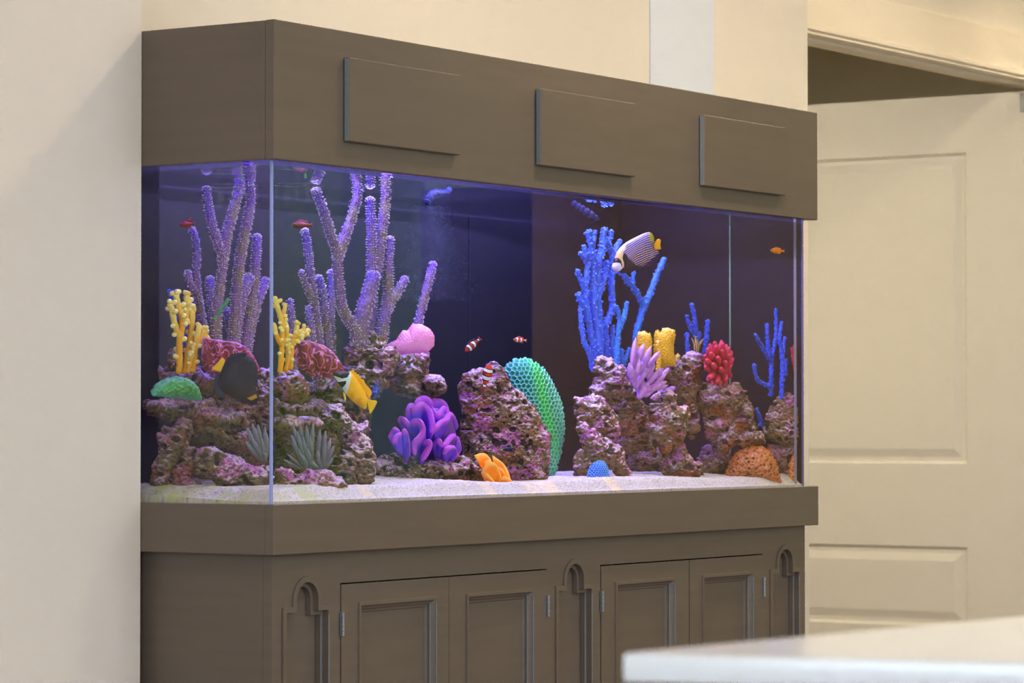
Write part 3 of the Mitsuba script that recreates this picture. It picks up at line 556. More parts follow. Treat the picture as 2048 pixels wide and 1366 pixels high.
blue_coral('bright dark blue coral stem added as a mirror image against the right end pane', [  # more of the mirrored blue coral, added as solid stems
    ([(1563, 795), (1564, 720), (1559, 674), (1563, 646)], 4), ([(1565, 720), (1569, 676)], 3.4), ([(1571, 750), (1572, 720)], 3.4), ([(1580, 790), (1581, 760), (1582, 728)], 3.6)], .045, D1, col(36, 76, 236), 1.2)
blue_coral('tiny blue coral tip added as a mirror image low beside the right shoulder rock', [([(1526, 852), (1519, 835), (1513, 819)], 4), ([(1522, 846), (1518, 850)], 3)], .11, D1, D2)  # added tip, part of the same mirrored coral
blue_coral('small blue coral tips behind the left yellow finger coral', [([(352, 640), (346, 600), (338, 583)], 5), ([(350, 620), (348, 583)], 4), ([(368, 690), (370, 655)], 6), ([(388, 650), (384, 602)], 6)], .49, col(48, 60, 200), col(70, 60, 220))

# ---------------------------------------------------------------- yellow finger corals
def yellow_coral(label, branches, Y):
    t = thing('yellow_finger_coral', label, 'coral', 'yellow finger corals')
    for i, (px, r) in enumerate(branches):
        pts = path(px, Y); m_ = mpp(pts[0]); v, f, al, n = tube(pts, np.linspace(1.05, 1.0, len(px)) * r * m_, 14)
        v = v + n * ((fb(v, 110, 2, i) - .5) * .7 * r * m_)[:, None]
        c = mixc(col(228, 164, 22), col(236, 222, 116), sst(.35, .95, al) + .3 * (fb(v, 60, 2) - .5)); bk = put('branch', (v, f), 'coloured', t, True, c)
        k = max(3, int(len(px) * 2.0)); q = rng.integers(int(len(v) * .25), len(v), k)
        for j in q:
            tp = np.array([v[j] - n[j] * r * m_ * .5, v[j] + (n[j] + np.array([0, 0, .55])) * r * m_ * rng.uniform(.3, .8)])
            w, g, a2, n2 = tube(tp, [r * m_ * .78, r * m_ * .84], 10, seg=4)
            put('nub', (w, g), 'coloured', bk, True, mixc(col(232, 190, 60), col(240, 236, 150), sst(.2, .9, a2)))
    return t
yellow_coral('tall yellow finger coral copy added for the side pane view at the left end of the tank, beside the blue tips', [  # added copy of the corner coral, as refracted through the side pane
    ([(358, 742), (359, 700), (359, 671), (353, 660), (346, 630), (341, 610)], 6.5), ([(360, 672), (365, 640), (357, 614), (353, 592)], 6.5), ([(370, 742), (378, 700), (383, 665), (384, 633), (376, 614), (374, 594)], 6.5), ([(384, 640), (387, 618)], 5.5), ([(364, 650), (372, 632), (371, 622)], 5.5)], .42)
yellow_coral('short pale yellow finger coral copy added for the side pane view beside the left red cup coral', [([(386, 740), (391, 700), (396, 665), (398, 652)], 5.5), ([(392, 690), (404, 672), (407, 661)], 5.5), ([(400, 684), (412, 669)], 5), ([(376, 742), (384, 712), (388, 690)], 4.5)], .40)  # added copy of the low cream coral for the refracted side view
yellow_coral('yellow finger coral cut by the front corner of the glass', [([(560, 742), (564, 689), (565, 652), (556, 620), (550, 597)], 5.2), ([(565, 655), (567, 630), (570, 612)], 4.6), ([(563, 690), (553, 672), (549, 652)], 4.6), ([(565, 690), (574, 668), (573, 652)], 4.6)], .13)
yellow_coral('low cream yellow finger coral left of the front red cup coral', [([(581, 735), (584, 690), (592, 664), (594, 652)], 5.2), ([(588, 676), (602, 664), (606, 660)], 5.2), ([(594, 678), (610, 668), (614, 664)], 5), ([(572, 740), (576, 710), (575, 690)], 4.6)], .16)

# ---------------------------------------------------------------- solid corals from their outlines
def cells(px, size, seed=1, jit=.22):
    r_ = np.random.default_rng(seed); x0, y0 = px.min(0) - size; x1, y1 = px.max(0) + size
    g = np.stack(np.meshgrid(np.arange(x0, x1, size), np.arange(y0, y1, size * .87)), -1); g[1::2, :, 0] += size / 2
    g = g.reshape(-1, 2); g = g + r_.uniform(-jit, jit, g.shape) * size
    d, _ = cKDTree(g).query(px, k=2); return d[:, 0], d[:, 1]
def honeycomb(name, label, poly, Y, thick, ang, size, wall, pit, depth, stripe=None, step=1.1, squash=(1, 1)):
    b = Body(poly, Y, thick, ang, step)
    q = b.px.copy()
    # cells shrink towards the turning edge, as on a dome
    d1, d2 = cells(q * np.array(squash), size, 3); e = (d2 - d1) / size
    up = 1 - sst(.04, .42, e)
    b.push((up - .5) * depth + rng.normal(0, .0002, len(q)))
    pc = np.broadcast_to(pit, (len(q), 3)); wc = np.broadcast_to(wall, (len(q), 3))
    if stripe is not None: pc, wc, = [mixc(x_, y_, stripe(q)) for x_, y_ in ((pc, col(40, 190, 60)), (wc, col(96, 222, 128)))]
    c = pc * (1 - up[:, None]) + wc * up[:, None]
    k = put(name, b.mesh(), 'coloured', None, True, c); labels[k] = {'label': label, 'category': 'coral'}
    return k
def stripe_(q): return np.exp(-((q[:, 0] - (1066 + (q[:, 1] - 720) * .10 + 40 * ((q[:, 1] - 720) / 250) ** 2)) / 13) ** 2) * .9 * sst(960, 840, q[:, 1])
honeycomb('green_honeycomb_coral', 'tall turquoise green honeycomb coral behind the middle boulder', [(1007, 738), (1012, 730), (1028, 719), (1040, 717), (1051, 716), (1067, 722), (1086, 735), (1104, 761), (1120, 796), (1127, 825), (1129, 864), (1122, 904), (1113, 938), (1100, 964), (1088, 974), (1060, 974), (1040, 900), (1020, 820), (1009, 770)], .31, .055, 12, 9.5, col(120, 212, 190), col(50, 140, 112), .007, stripe_, squash=(1.12, 1))
honeycomb('blue_honeycomb_coral', 'small blue honeycomb coral cone on the sand by the rock strut', [(1172, 974), (1173, 955), (1178, 935), (1186, 925), (1198, 921), (1208, 923), (1215, 932), (1220, 955), (1222, 971), (1205, 976), (1188, 977)], .085, .022, 15, 4.8, col(96, 176, 236), col(44, 96, 214), .0028, None, .7)
def dome(name, label, poly, Y, thick, ang, fn, amp, freq, step=1.4, bsdf='coloured'):
    b = Body(poly, Y, thick, ang, step); p = b.v.copy(); t = fn(p, freq); b.push(amp * (t - .5)); return b, t
b, t = dome('green_dome', '', [(303, 790), (306, 778), (318, 764), (335, 756), (355, 752), (375, 757), (390, 770), (398, 788), (404, 797), (402, 803), (380, 800), (350, 797), (320, 793)], .33, .035, 45, lambda p, f: sst(.35, .65, nz(p, f)), .0035, 230)
c = mixc(col(84, 176, 96), col(120, 206, 130), t); c = mixc(c, col(126, 206, 190), .8 * sst(9, 2, b.d)); c = mixc(c, col(112, 150, 60), .5 * sst(.5, .7, fb(b.v, 40, 2)) * (b.d > 8))
k = put('green_dome_coral', b.mesh(), 'coloured', None, True, c * np.array([.62, .74, .58])); labels[k] = {'label': 'smooth green dome coral lying on the left rock ledge', 'category': 'coral'}
b, t = dome('rust_dome', '', [(1452, 962), (1453, 945), (1460, 922), (1472, 905), (1488, 895), (1505, 891), (1522, 893), (1537, 902), (1550, 922), (1558, 945), (1561, 966), (1540, 969), (1510, 966), (1480, 962), (1462, 962)], .078, .05, 0, lambda p, f: 1 - np.abs(2 * fb(p, f, 2) - 1), .009, 115, 1.2)
c = mixc(col(104, 52, 20), col(186, 112, 54), sst(.45, .95, t)); c = mixc(c, col(216, 190, 150), .6 * sst(.80, .9, nz(b.v, 300, 4)))
k = put('rust_dome_coral', b.mesh(), 'coloured_wet', None, True, c); labels[k] = {'label': 'shiny rust orange dome coral on the sand near the right end', 'category': 'coral'}
b, t = dome('rust_slice', '', [(1574, 966), (1575, 940), (1580, 920), (1588, 908), (1592, 915), (1593, 966)], .024, .009, 0, lambda p, f: 1 - np.abs(2 * fb(p, f, 2) - 1), .003, 115, 1.2)
k = put('rust_dome_coral', b.mesh(), 'coloured_wet', None, True, mixc(col(128, 66, 26), col(204, 128, 70), sst(.45, .95, t))); labels[k] = {'label': 'small slice of rust coloured coral added as a mirror image at the right pane', 'category': 'coral'}  # added slice stands for the dome coral mirrored in the end pane
# pink leather coral: a frilled fan
b = Body([(774, 689), (784, 684), (792, 681), (800, 668), (806, 661), (812, 660), (817, 654), (826, 648), (844, 649), (860, 658), (869, 672), (868, 691), (855, 705), (838, 706), (825, 706), (803, 709), (790, 706), (780, 699)], .27, .022, 20, 1.2)
fold = np.exp(-((b.px[:, 0] - 815) / 5) ** 2) * sst(700, 655, b.px[:, 1]); r_ = np.hypot(b.px[:, 0] - 818, b.px[:, 1] - 712)
b.push(-.004 * fold + .0009 * np.sin(np.arctan2(b.px[:, 1] - 712, b.px[:, 0] - 818) * 60) * sst(60, 30, r_) + .002 * (fb(b.v, 400, 2) - .5) + .0016 * rng.random(len(b.v)))
c = mixc(col(255, 140, 226), col(255, 182, 242), fb(b.v, 60, 2)); c = mixc(c, col(244, 96, 190), .7 * sst(695, 708, b.px[:, 1]))
k = put('pink_leather_coral', b.mesh(), 'coloured', None, True, c); labels[k] = {'label': 'bright pink frilled leather coral above the small purple rock', 'category': 'coral'}
# red cup corals with violet lines
def cup(label, poly, Y, ang):
    b = Body(poly, Y, .028, ang, 1.1); cx = b.px[:, 0].mean(); a = (b.px[:, 0] - cx) / (b.px[:, 1].max() + 60 - b.px[:, 1])
    w = np.sin(a * 26 + 3 * fb(b.v, 30, 2)); b.push(.007 * w * sst(0, 10, b.d))
    lv = fb(b.v * np.array([1, 1, .6]), 34, 3, 3); net = 1 - sst(.008, .022, np.abs(((lv * 7) % 1) / 7 - .5 / 7)); rim = sst(3.5, .5, b.d) * (b.px[:, 1] < b.px[:, 1].min() + 48)
    line = np.maximum(net * .8 * sst(0, 26, b.px[:, 1] - b.px[:, 1].min() + 6), rim * .8)
    c = mixc(col(150, 44, 46), col(112, 34, 44), fb(b.v, 40, 2)); c = mixc(c, col(236, 150, 226), line * sst(.30, .55, fb(b.v, 60, 2, 2) + .08))
    k = put('red_cup_coral', b.mesh(), 'coloured', None, True, c); labels[k] = {'label': label, 'category': 'coral', 'group': 'red cup corals'}
cup('dark red cup coral with violet lines, a copy added for the side pane view above the dark fish, left of the corner', [(404, 676), (412, 674), (420, 677), (445, 681), (470, 683), (490, 692), (505, 708), (515, 725), (524, 746), (515, 749), (500, 746), (480, 750), (450, 752), (415, 748), (403, 720)], .34, 25)  # added repeat of the front cup coral, for the refracted side view
cup('dark red cup coral with violet lines left of the foxface fish', [(582, 682), (597, 678), (621, 682), (648, 691), (665, 702), (681, 724), (690, 741), (682, 744), (668, 746), (655, 755), (621, 755), (596, 735), (585, 703)], .21, 25)

# ---------------------------------------------------------------- ruffled corals: folded sheets with round rims
def chaikin(p, k, closed):
    p = np.asarray(p, float)
    for _ in range(k):
        q = np.roll(p, -1, 0) if closed else p[1:]; a = p if closed else p[:-1]
        m_ = np.stack([.75 * a + .25 * q, .25 * a + .75 * q], 1).reshape(-1, p.shape[1]); p = m_ if closed else np.vstack([p[:1], m_, p[-1:]])
    return p
def ruffle(rim, base, Y, thick, bulge, flare=1.0, n=56, m=16, wave=0.0):
    pts = path(rim, Y); L_ = np.r_[0, np.cumsum(np.linalg.norm(np.diff(pts, axis=0), axis=1))]
    top = chaikin(pts, 3, False); L_ = np.r_[0, np.cumsum(np.linalg.norm(np.diff(top, axis=0), axis=1))]
    t = np.linspace(0, L_[-1], n); top = np.stack([np.interp(t, L_, top[:, k]) for k in range(3)], 1)
    b0 = P(base[0], base[1], Y + (base[2] if len(base) > 2 else 0)); b = b0 + (top - top.mean(0)) * .30 * flare
    s = np.linspace(0, 1, m)[:, None, None]; mid = b[None] * (1 - s) + top[None] * s
    out = (top.mean(0) - b0); out = np.array([-.83 * 0 + RIGHT[0], RIGHT[1], 0]) * 0 + np.array([-FWD[0], -FWD[1], 0])
    mid = mid + out * (np.sin(s * math.pi) * bulge) + out * wave * (s ** 2) * np.sin(np.linspace(0, L_[-1] / .011, n))[None, :, None]
    du = np.gradient(mid, axis=1); dv = np.gradient(mid, axis=0); nn = np.cross(du, dv); nn /= np.maximum(np.linalg.norm(nn, axis=-1, keepdims=True), 1e-9)
    e = np.linspace(0, 1, m)[:, None]; u = np.linspace(-1, 1, n)[None]
    th = thick * np.sqrt(np.clip(1 - np.abs(u) ** 6, 0.002, 1)) * np.sqrt(np.clip(1 - e ** 10, .002, 1)) * (1 + .55 * np.exp(-((e - .90) / .12) ** 2))
    A, B = (mid + nn * th[..., None]).reshape(-1, 3), (mid - nn * th[..., None]).reshape(-1, 3); v = np.vstack([A, B]); K = n * m
    i, j = np.meshgrid(np.arange(m - 1), np.arange(n - 1), indexing='ij'); a = (i * n + j).ravel()
    f = [np.stack([a, a + 1, a + n + 1], -1), np.stack([a, a + n + 1, a + n], -1), np.stack([a + K, a + n + 1 + K, a + 1 + K], -1), np.stack([a + K, a + n + K, a + n + 1 + K], -1)]
    edge = np.r_[np.arange(n), np.arange(1, m) * n + n - 1, (m - 1) * n + np.arange(n - 2, -1, -1), np.arange(m - 2, 0, -1) * n]
    e2 = np.roll(edge, -1); f += [np.stack([edge, edge + K, e2 + K], -1), np.stack([edge, e2 + K, e2], -1)]
    return v, np.vstack(f), np.tile(np.repeat(np.linspace(0, 1, m), n), 2), np.tile(np.tile(np.linspace(0, 1, n), m), 2)
def zz(x0, y0, s, pts): return [(x0 + p[0] / s, y0 + p[1] / s) + tuple(p[2:]) for p in pts]
def ruffled(name, label, rims, base, Y, thick, ca, cb, cr, Z, wave=0.0):
    t = thing(name, label, 'coral')
    for i, (rim, bs, bulge) in enumerate(rims):
        v, f, s, u = ruffle(zz(*Z, rim), zz(*Z, [bs])[0], Y, thick, bulge, wave=wave)
        v = v + (fb(v, 60, 2, i)[:, None] - .5) * .002
        c = mixc(ca, cb, fb(v, 38, 2, i + 3)); c = mixc(c, cr, .9 * sst(.72, .97, s) * (.55 + .45 * fb(v, 200, 2)))
        put('frill', (v, f), 'coloured', t, True, c)
    return t
Zp = (765, 780, 8.81)
ruffled('purple_ruffled_coral', 'violet blue ruffled cabbage shaped coral on the low rubble rock', [
    ([(560, 210, .05), (620, 120, .05), (740, 92, .04), (840, 130, .03), (900, 230, .02)], (760, 900, .04), .0), ([(880, 150, .06), (1010, 140, .06), (1120, 210, .05), (1170, 300, .04), (1130, 380, .03)], (900, 900, .04), .0),
    ([(395, 480, .04), (415, 300, .04), (480, 215, .04), (560, 240, .03)], (640, 900, .03), .004), ([(475, 330, 0), (560, 280, -.01), (690, 190, -.01), (790, 250, -.02), (850, 330, -.03), (880, 480, -.04), (905, 620, -.05), (870, 770, -.05)], (740, 900, .02), .01),
    ([(860, 260, .02), (910, 360, .0), (960, 430, -.01), (1020, 340, .0), (1080, 255, .02), (1140, 320, .02)], (930, 900, .03), .0), ([(900, 690, -.05), (960, 590, -.04), (1040, 505, -.03), (1140, 490, -.02), (1165, 380, 0), (1230, 390, .01), (1280, 480, .02), (1340, 640, .03)], (1020, 980, .02), .012),
    ([(475, 560, -.02), (540, 500, -.03), (630, 490, -.04), (695, 570, -.05), (705, 700, -.05), (640, 820, -.05), (545, 890, -.04), (520, 1020, -.03), (560, 1150, -.03)], (720, 1120, .01), .006), ([(262, 530, .03), (305, 440, .03), (390, 500, .01), (460, 570, 0)], (560, 1000, .02), .01),
    ([(95, 830, .02), (140, 720, .02), (205, 630, .01), (300, 700, 0)], (330, 1130, .02), .012), ([(175, 920, -.02), (220, 760, -.02), (330, 735, -.03)], (330, 1120, 0), .012), ([(350, 720, -.03), (385, 660, -.03), (450, 730, -.03), (485, 900, -.03), (490, 1130, -.02)], (400, 1200, 0), .006),
    ([(700, 880, -.04), (770, 885, -.05), (835, 870, -.06), (860, 930, -.06), (800, 1060, -.06), (690, 1240, -.05)], (680, 1240, .0), .006), ([(870, 960, -.02), (920, 880, -.03), (985, 830, -.04), (1050, 940, -.05), (1110, 950, -.05), (1180, 820, -.04), (1280, 740, -.02), (1300, 850, -.01)], (1010, 1180, .01), .014),
    ([(1285, 800, .01), (1345, 820, .01), (1370, 960, 0), (1385, 1090, 0), (1310, 1200, -.01)], (1150, 1200, .02), .01), ([(1060, 1120, -.05), (1130, 1000, -.06), (1270, 960, -.05), (1310, 1080, -.04), (1230, 1250, -.03)], (1130, 1250, -.01), .012)],
    (0, 0), .20, .0062, col(84, 58, 210), col(116, 56, 196), col(192, 82, 206), Zp, .0012)
core = Body(zz(*Zp, [(480, 420), (700, 260), (1000, 330), (1230, 520), (1310, 800), (1280, 1150), (900, 1230), (500, 1200), (380, 950), (420, 650)]), .225, .03, 20, 2.5)
put('stalk', core.mesh(), 'coloured', 'purple_ruffled_coral', True, np.broadcast_to(col(96, 50, 140), core.v.shape))
Zo = (880, 640, 3.793)
ruffled('orange_ruffled_coral', 'bright orange ruffled coral on the sand before the middle boulder', [
    ([(258, 1025, .02), (300, 1008, .02), (345, 1008, .01), (375, 1040, 0), (380, 1090, -.01)], (400, 1240, .01), .006), ([(395, 1025, .01), (440, 1055, .01), (490, 1095, 0), (520, 1150, -.01), (535, 1200, -.01)], (450, 1270, .01), .006),
    ([(310, 1160, 0), (345, 1085, -.02), (400, 1070, -.03), (450, 1120, -.03), (465, 1190, -.03)], (400, 1285, 0), .008), ([(455, 1200, -.03), (500, 1180, -.04), (550, 1215, -.03), (572, 1300, -.02)], (490, 1310, -.01), .006), ([(315, 1140, -.02), (360, 1165, -.04), (410, 1215, -.04), (440, 1290, -.04)], (390, 1300, -.01), .006),
    ([(480, 1240, -.04), (520, 1235, -.05), (530, 1300, -.04)], (500, 1315, -.02), .004), ([(330, 1080, 0), (365, 1050, -.005), (400, 1090, -.01), (420, 1150, -.01)], (420, 1260, .0), .004), ([(440, 1110, 0), (480, 1130, -.012), (505, 1190, -.016)], (470, 1280, 0), .004), ([(540, 1230, -.01), (575, 1270, -.01), (570, 1310, -.01)], (500, 1310, -.005), .003), ([(345, 1215, -.03), (380, 1230, -.045), (400, 1290, -.045)], (370, 1300, -.02), .003)], (0, 0), .10, .0028, col(248, 132, 14), col(252, 166, 34), col(254, 200, 104), Zo, .0034)

# ---------------------------------------------------------------- corals made of tentacles and fingers
def spindle(a, b, r0, r1, bend=0.0):
    mid = (a + b) / 2 + np.array([0, 0, bend]); pts = np.array([a, a * .4 + mid * .6, mid * .55 + b * .45, b])
    return tube(pts, [r0 * .62, r0, r0 * .86, r1], 12, seg=5)
def tentacles(name, label, Z, Y, items, ca, cb, part='tentacle', tip=.30, base=None, bs='coloured', group=None, taper=1.0, fat=1.0):
    t = thing(name, label, 'coral', group)
    for i, it in enumerate(items):
        (tx, ty), (bx_, by), r = it[:3]; dz = it[3] if len(it) > 3 else rng.uniform(-.012, .012)
        a, b = zz(*Z, [(bx_, by)])[0], zz(*Z, [(tx, ty)])[0]; A, B = P(*a, Y), P(*b, Y + dz * taper); m_ = mpp(A); rr = r * fat / Z[2] * m_
        v, f, al, n = spindle(A, B, rr, rr * tip); v = v + n * ((fb(v, 330, 2, i) - .5) * .42 * rr + (nz(v, 620, i) - .5) * .12 * rr)[:, None]
        c = mixc(ca, cb, sst(.2, 1.0, al) + .3 * (fb(v, 160, 2) - .5)); put(part, (v, f), bs, t, True, c)
    if base:
        b = Body(zz(*Z, base), Y + .008, .02, 20, 2); b.push(.003 * (fb(b.v, 120, 2) - .5)); put('base', b.mesh(), bs, t, True, np.broadcast_to(ca, b.v.shape))
    return t
Zl = (1240, 640, 8.53)
tentacles('lilac_anemone', 'spiky lilac anemone coral on the right heap', Zl, .17, [
    ((265, 305), (200, 760), 42), ((283, 425), (228, 770), 32), ((405, 410), (290, 720), 56), ((345, 520), (255, 820), 46), ((520, 455), (385, 820), 50), ((460, 600), (340, 880), 46), ((678, 535), (480, 790), 44), ((330, 670), (255, 980), 52),
    ((510, 748), (360, 1000), 50), ((588, 732), (470, 970), 46), ((440, 862), (290, 1100), 52), ((733, 822), (560, 1000), 46), ((830, 818), (650, 1060), 40), ((790, 905), (600, 1080), 40), ((155, 745), (225, 1040), 60), ((640, 880), (480, 1080), 48), ((790, 1052), (500, 1160), 46), ((812, 1115), (600, 1180), 36),
    ((940, 1142), (770, 1230), 42), ((480, 1065), (420, 1160), 30), ((552, 1185), (430, 1290), 46), ((420, 1135), (330, 1310), 62), ((220, 900), (240, 1100), 46), ((700, 1090), (480, 1230), 44), ((330, 960), (270, 1150), 46)],
    col(178, 112, 214), col(222, 170, 240), base=[(230, 960), (420, 1040), (560, 1130), (560, 1250), (430, 1310), (320, 1310), (260, 1180)], bs='coloured_wet', fat=1.2, tip=.16)
red = []
for i in range(46):
    y = 1 - 2 * (i + .5) / 46; a = i * 2.39996; rr = math.sqrt(1 - y * y); ex, ez = rr * math.cos(a), rr * math.sin(a)
    if ez < -.45: continue
    cx, cy = 1680 + ex * 205, 750 - y * 300; L_ = 105
    dx, dy = ex * .55, -y * .5 - .55 + (1.0 if y < -.45 else 0)
    red.append(((cx * .9 + 168 + dx * L_, cy * .92 + 60 + dy * L_), (1680 + ex * 150, 750 - y * 220 + 40), 60, -ez * .045))
tentacles('red_finger_coral', 'crimson finger coral on top of the hollowed rock', Zl, .145, red, col(178, 30, 62), col(216, 62, 92), 'finger', .5, [(1540, 640), (1680, 560), (1820, 640), (1880, 800), (1840, 980), (1700, 1060), (1540, 960), (1480, 800)], group=None)
tentacles('red_finger_coral', 'few red coral fingers added as a mirror image at the right edge of the tank', (1440, 580, 3.415), .022, [((488, 400), (505, 480), 12, 0), ((502, 385), (508, 470), 11, 0), ((512, 370), (513, 450), 8, 0), ((492, 450), (506, 520), 11, 0), ((505, 490), (509, 560), 10, 0)], col(150, 26, 50), col(190, 50, 66), 'finger', .75)  # added fingers imitate the red coral mirrored at the end
GA, GB = col(84, 92, 86), col(122, 130, 146)
Zg = (540, 840, 8.03)
tentacles('grey_anemone', 'grey green anemone with a fan of upright tentacles before the ledge', Zg, .14, [((370, 100), (520, 640), 44), ((480, 75), (560, 640), 44), ((585, 95), (610, 640), 44), ((690, 65), (650, 640), 44), ((345, 250), (500, 700), 44), ((440, 200), (540, 700), 46), ((530, 290), (590, 700), 46), ((640, 260), (660, 700), 46), ((285, 555), (500, 760), 26), ((225, 640), (480, 780), 26), ((480, 540), (600, 780), 50), ((600, 470), (650, 780), 50), ((420, 420), (560, 760), 46)], GA, GB, base=[(470, 660), (560, 600), (680, 640), (790, 760), (760, 810), (640, 800), (520, 740)])
tentacles('grey_anemone', 'grey violet anemone with stubby tentacles left of the standing rock', Zg, .15, [((800, 165), (760, 560), 44), ((890, 185), (840, 560), 46), ((785, 310), (760, 640), 44), ((970, 300), (880, 620), 46), ((1025, 425), (900, 680), 42), ((880, 390), (840, 700), 50), ((1010, 610), (880, 780), 42), ((940, 830), (860, 760), 40), ((930, 520), (870, 740), 50), ((760, 500), (780, 760), 46), ((820, 590), (810, 800), 50), ((970, 700), (870, 800), 42)], col(92, 88, 100), col(132, 122, 150), base=[(740, 560), (860, 520), (920, 660), (900, 820), (800, 830), (740, 720)])
tentacles('grey_anemone', 'grey anemone with drooping tentacles, a copy added for the side pane view behind the corner of the glass', (270, 740, 4.88), .13, [((1100, 570), (1190, 820), 26), ((1150, 535), (1220, 800), 28), ((1200, 540), (1240, 800), 26), ((1270, 560), (1260, 800), 26), ((1085, 700), (1200, 860), 24), ((1150, 680), (1230, 860), 30), ((1230, 660), (1260, 860), 30), ((1290, 640), (1280, 860), 24)], GA, GB, base=[(1150, 800), (1230, 760), (1290, 800), (1290, 910), (1220, 890)])  # added repeat of the front anemone, seen refracted through the side pane
def sponge(parent, poly, Y, thick, seed):
    b = Body(poly, Y, thick, 20, 1.1); d1, d2 = cells(b.px, 3.4, seed, .35); bump = 1 - sst(0, .7, d1 / 2.2); b.push(.003 * bump)
    c = mixc(col(226, 168, 22), col(250, 224, 88), bump); c = mixc(c, col(248, 224, 120), .8 * sst(12, 0, b.px[:, 1] - b.px[:, 1].min())); put('lobe', b.mesh(), 'coloured', parent, True, c)
t = thing('yellow_tube_sponge', 'bright yellow knobbly sponge with two thick lobes behind the lilac anemone', 'sponge')
sponge(t, [(1273, 685), (1274, 670), (1277, 664), (1290, 662), (1296, 668), (1300, 665), (1304, 680), (1303, 700), (1300, 735), (1285, 735), (1276, 700)], .25, .018, 1)
sponge(t, [(1307, 700), (1308, 680), (1309, 665), (1315, 659), (1320, 666), (1325, 657), (1335, 655), (1342, 658), (1349, 660), (1351, 670), (1347, 690), (1348, 710), (1352, 730), (1325, 735), (1310, 720)], .24, .02, 2)
sponge(t, [(1311, 745), (1314, 715), (1312, 685), (1316, 678), (1321, 690), (1323, 715), (1320, 745)], .22, .008, 3)
sponge(t, [(1346, 722), (1350, 712), (1356, 707), (1361, 712), (1355, 722), (1351, 728)], .24, .008, 4)

# ---------------------------------------------------------------- fish
def inside(q, poly, soft=0):
    pg = Polygon(poly); r = contains_xy(pg, q[:, 0], q[:, 1]).astype(float); return r
def fish(name, label, Z, Y, body, thick, colour, fins=(), eye=None, ang=8, step=.75, group=None, bsdf='skin', eye_r=2.0):
    """body, fins: outlines in the close-up's coordinates Z; colour(q) gives the skin's colour at q. Fins are thin blades with rays."""
    t = thing(name, label, 'fish', group); rnd = lambda o, k=2: chaikin(o, k, True); poly = zz(*Z, rnd(body))
    b = Body(poly, Y, thick, ang, step, flat=.6, smooth=3); q = (b.px - np.array(Z[:2])) * Z[2]
    bk = put('body', b.mesh(), bsdf, t, True, colour(q))
    for fname, fp, fc in fins:
        f = Body(zz(*Z, fp if len(fp) > 13 else rnd(fp, 1)), Y, min(.0014, thick * .25), ang, step, flat=0, c0=b.c)      # blades lie in the body's middle plane
        qq = (f.px - np.array(Z[:2])) * Z[2]; cc = fc(qq) if callable(fc) else np.broadcast_to(fc, f.v.shape)
        put(fname, f.mesh(), bsdf, t, True, cc * (.9 + .2 * (np.sin(np.arctan2(qq[:, 1] - np.mean([p[1] for p in body]), qq[:, 0] - np.mean([p[0] for p in body])) * 90) > 0))[:, None])
    if eye:
        e = zz(*Z, [eye])[0]; d2 = np.hypot(b.px[:, 0] - e[0], b.px[:, 1] - e[1]) + 1e3 * ~b.front; i = np.argmin(d2); r = eye_r * b.m
        s = trimesh.creation.icosphere(subdivisions=2, radius=r); s.apply_scale(1); s.apply_translation(b.v[i] - b.n * r * .35)
        ek = put('eye', s, 'eye_black', t, True)
        ring = trimesh.creation.torus(r * 1.05, r * .28, 20, 8); R_ = trimesh.geometry.align_vectors([0, 0, 1], b.n); ring.apply_transform(R_); ring.apply_translation(b.v[i] - b.n * r * .1); put('ring', ring, 'eye_ring', ek, True)
    return t
mat('eye_black', (.006, .006, .01), .15, .6); mat('eye_ring', (.35, .22, .08), .3, .5)
Ze = (1210, 455, 13.66)
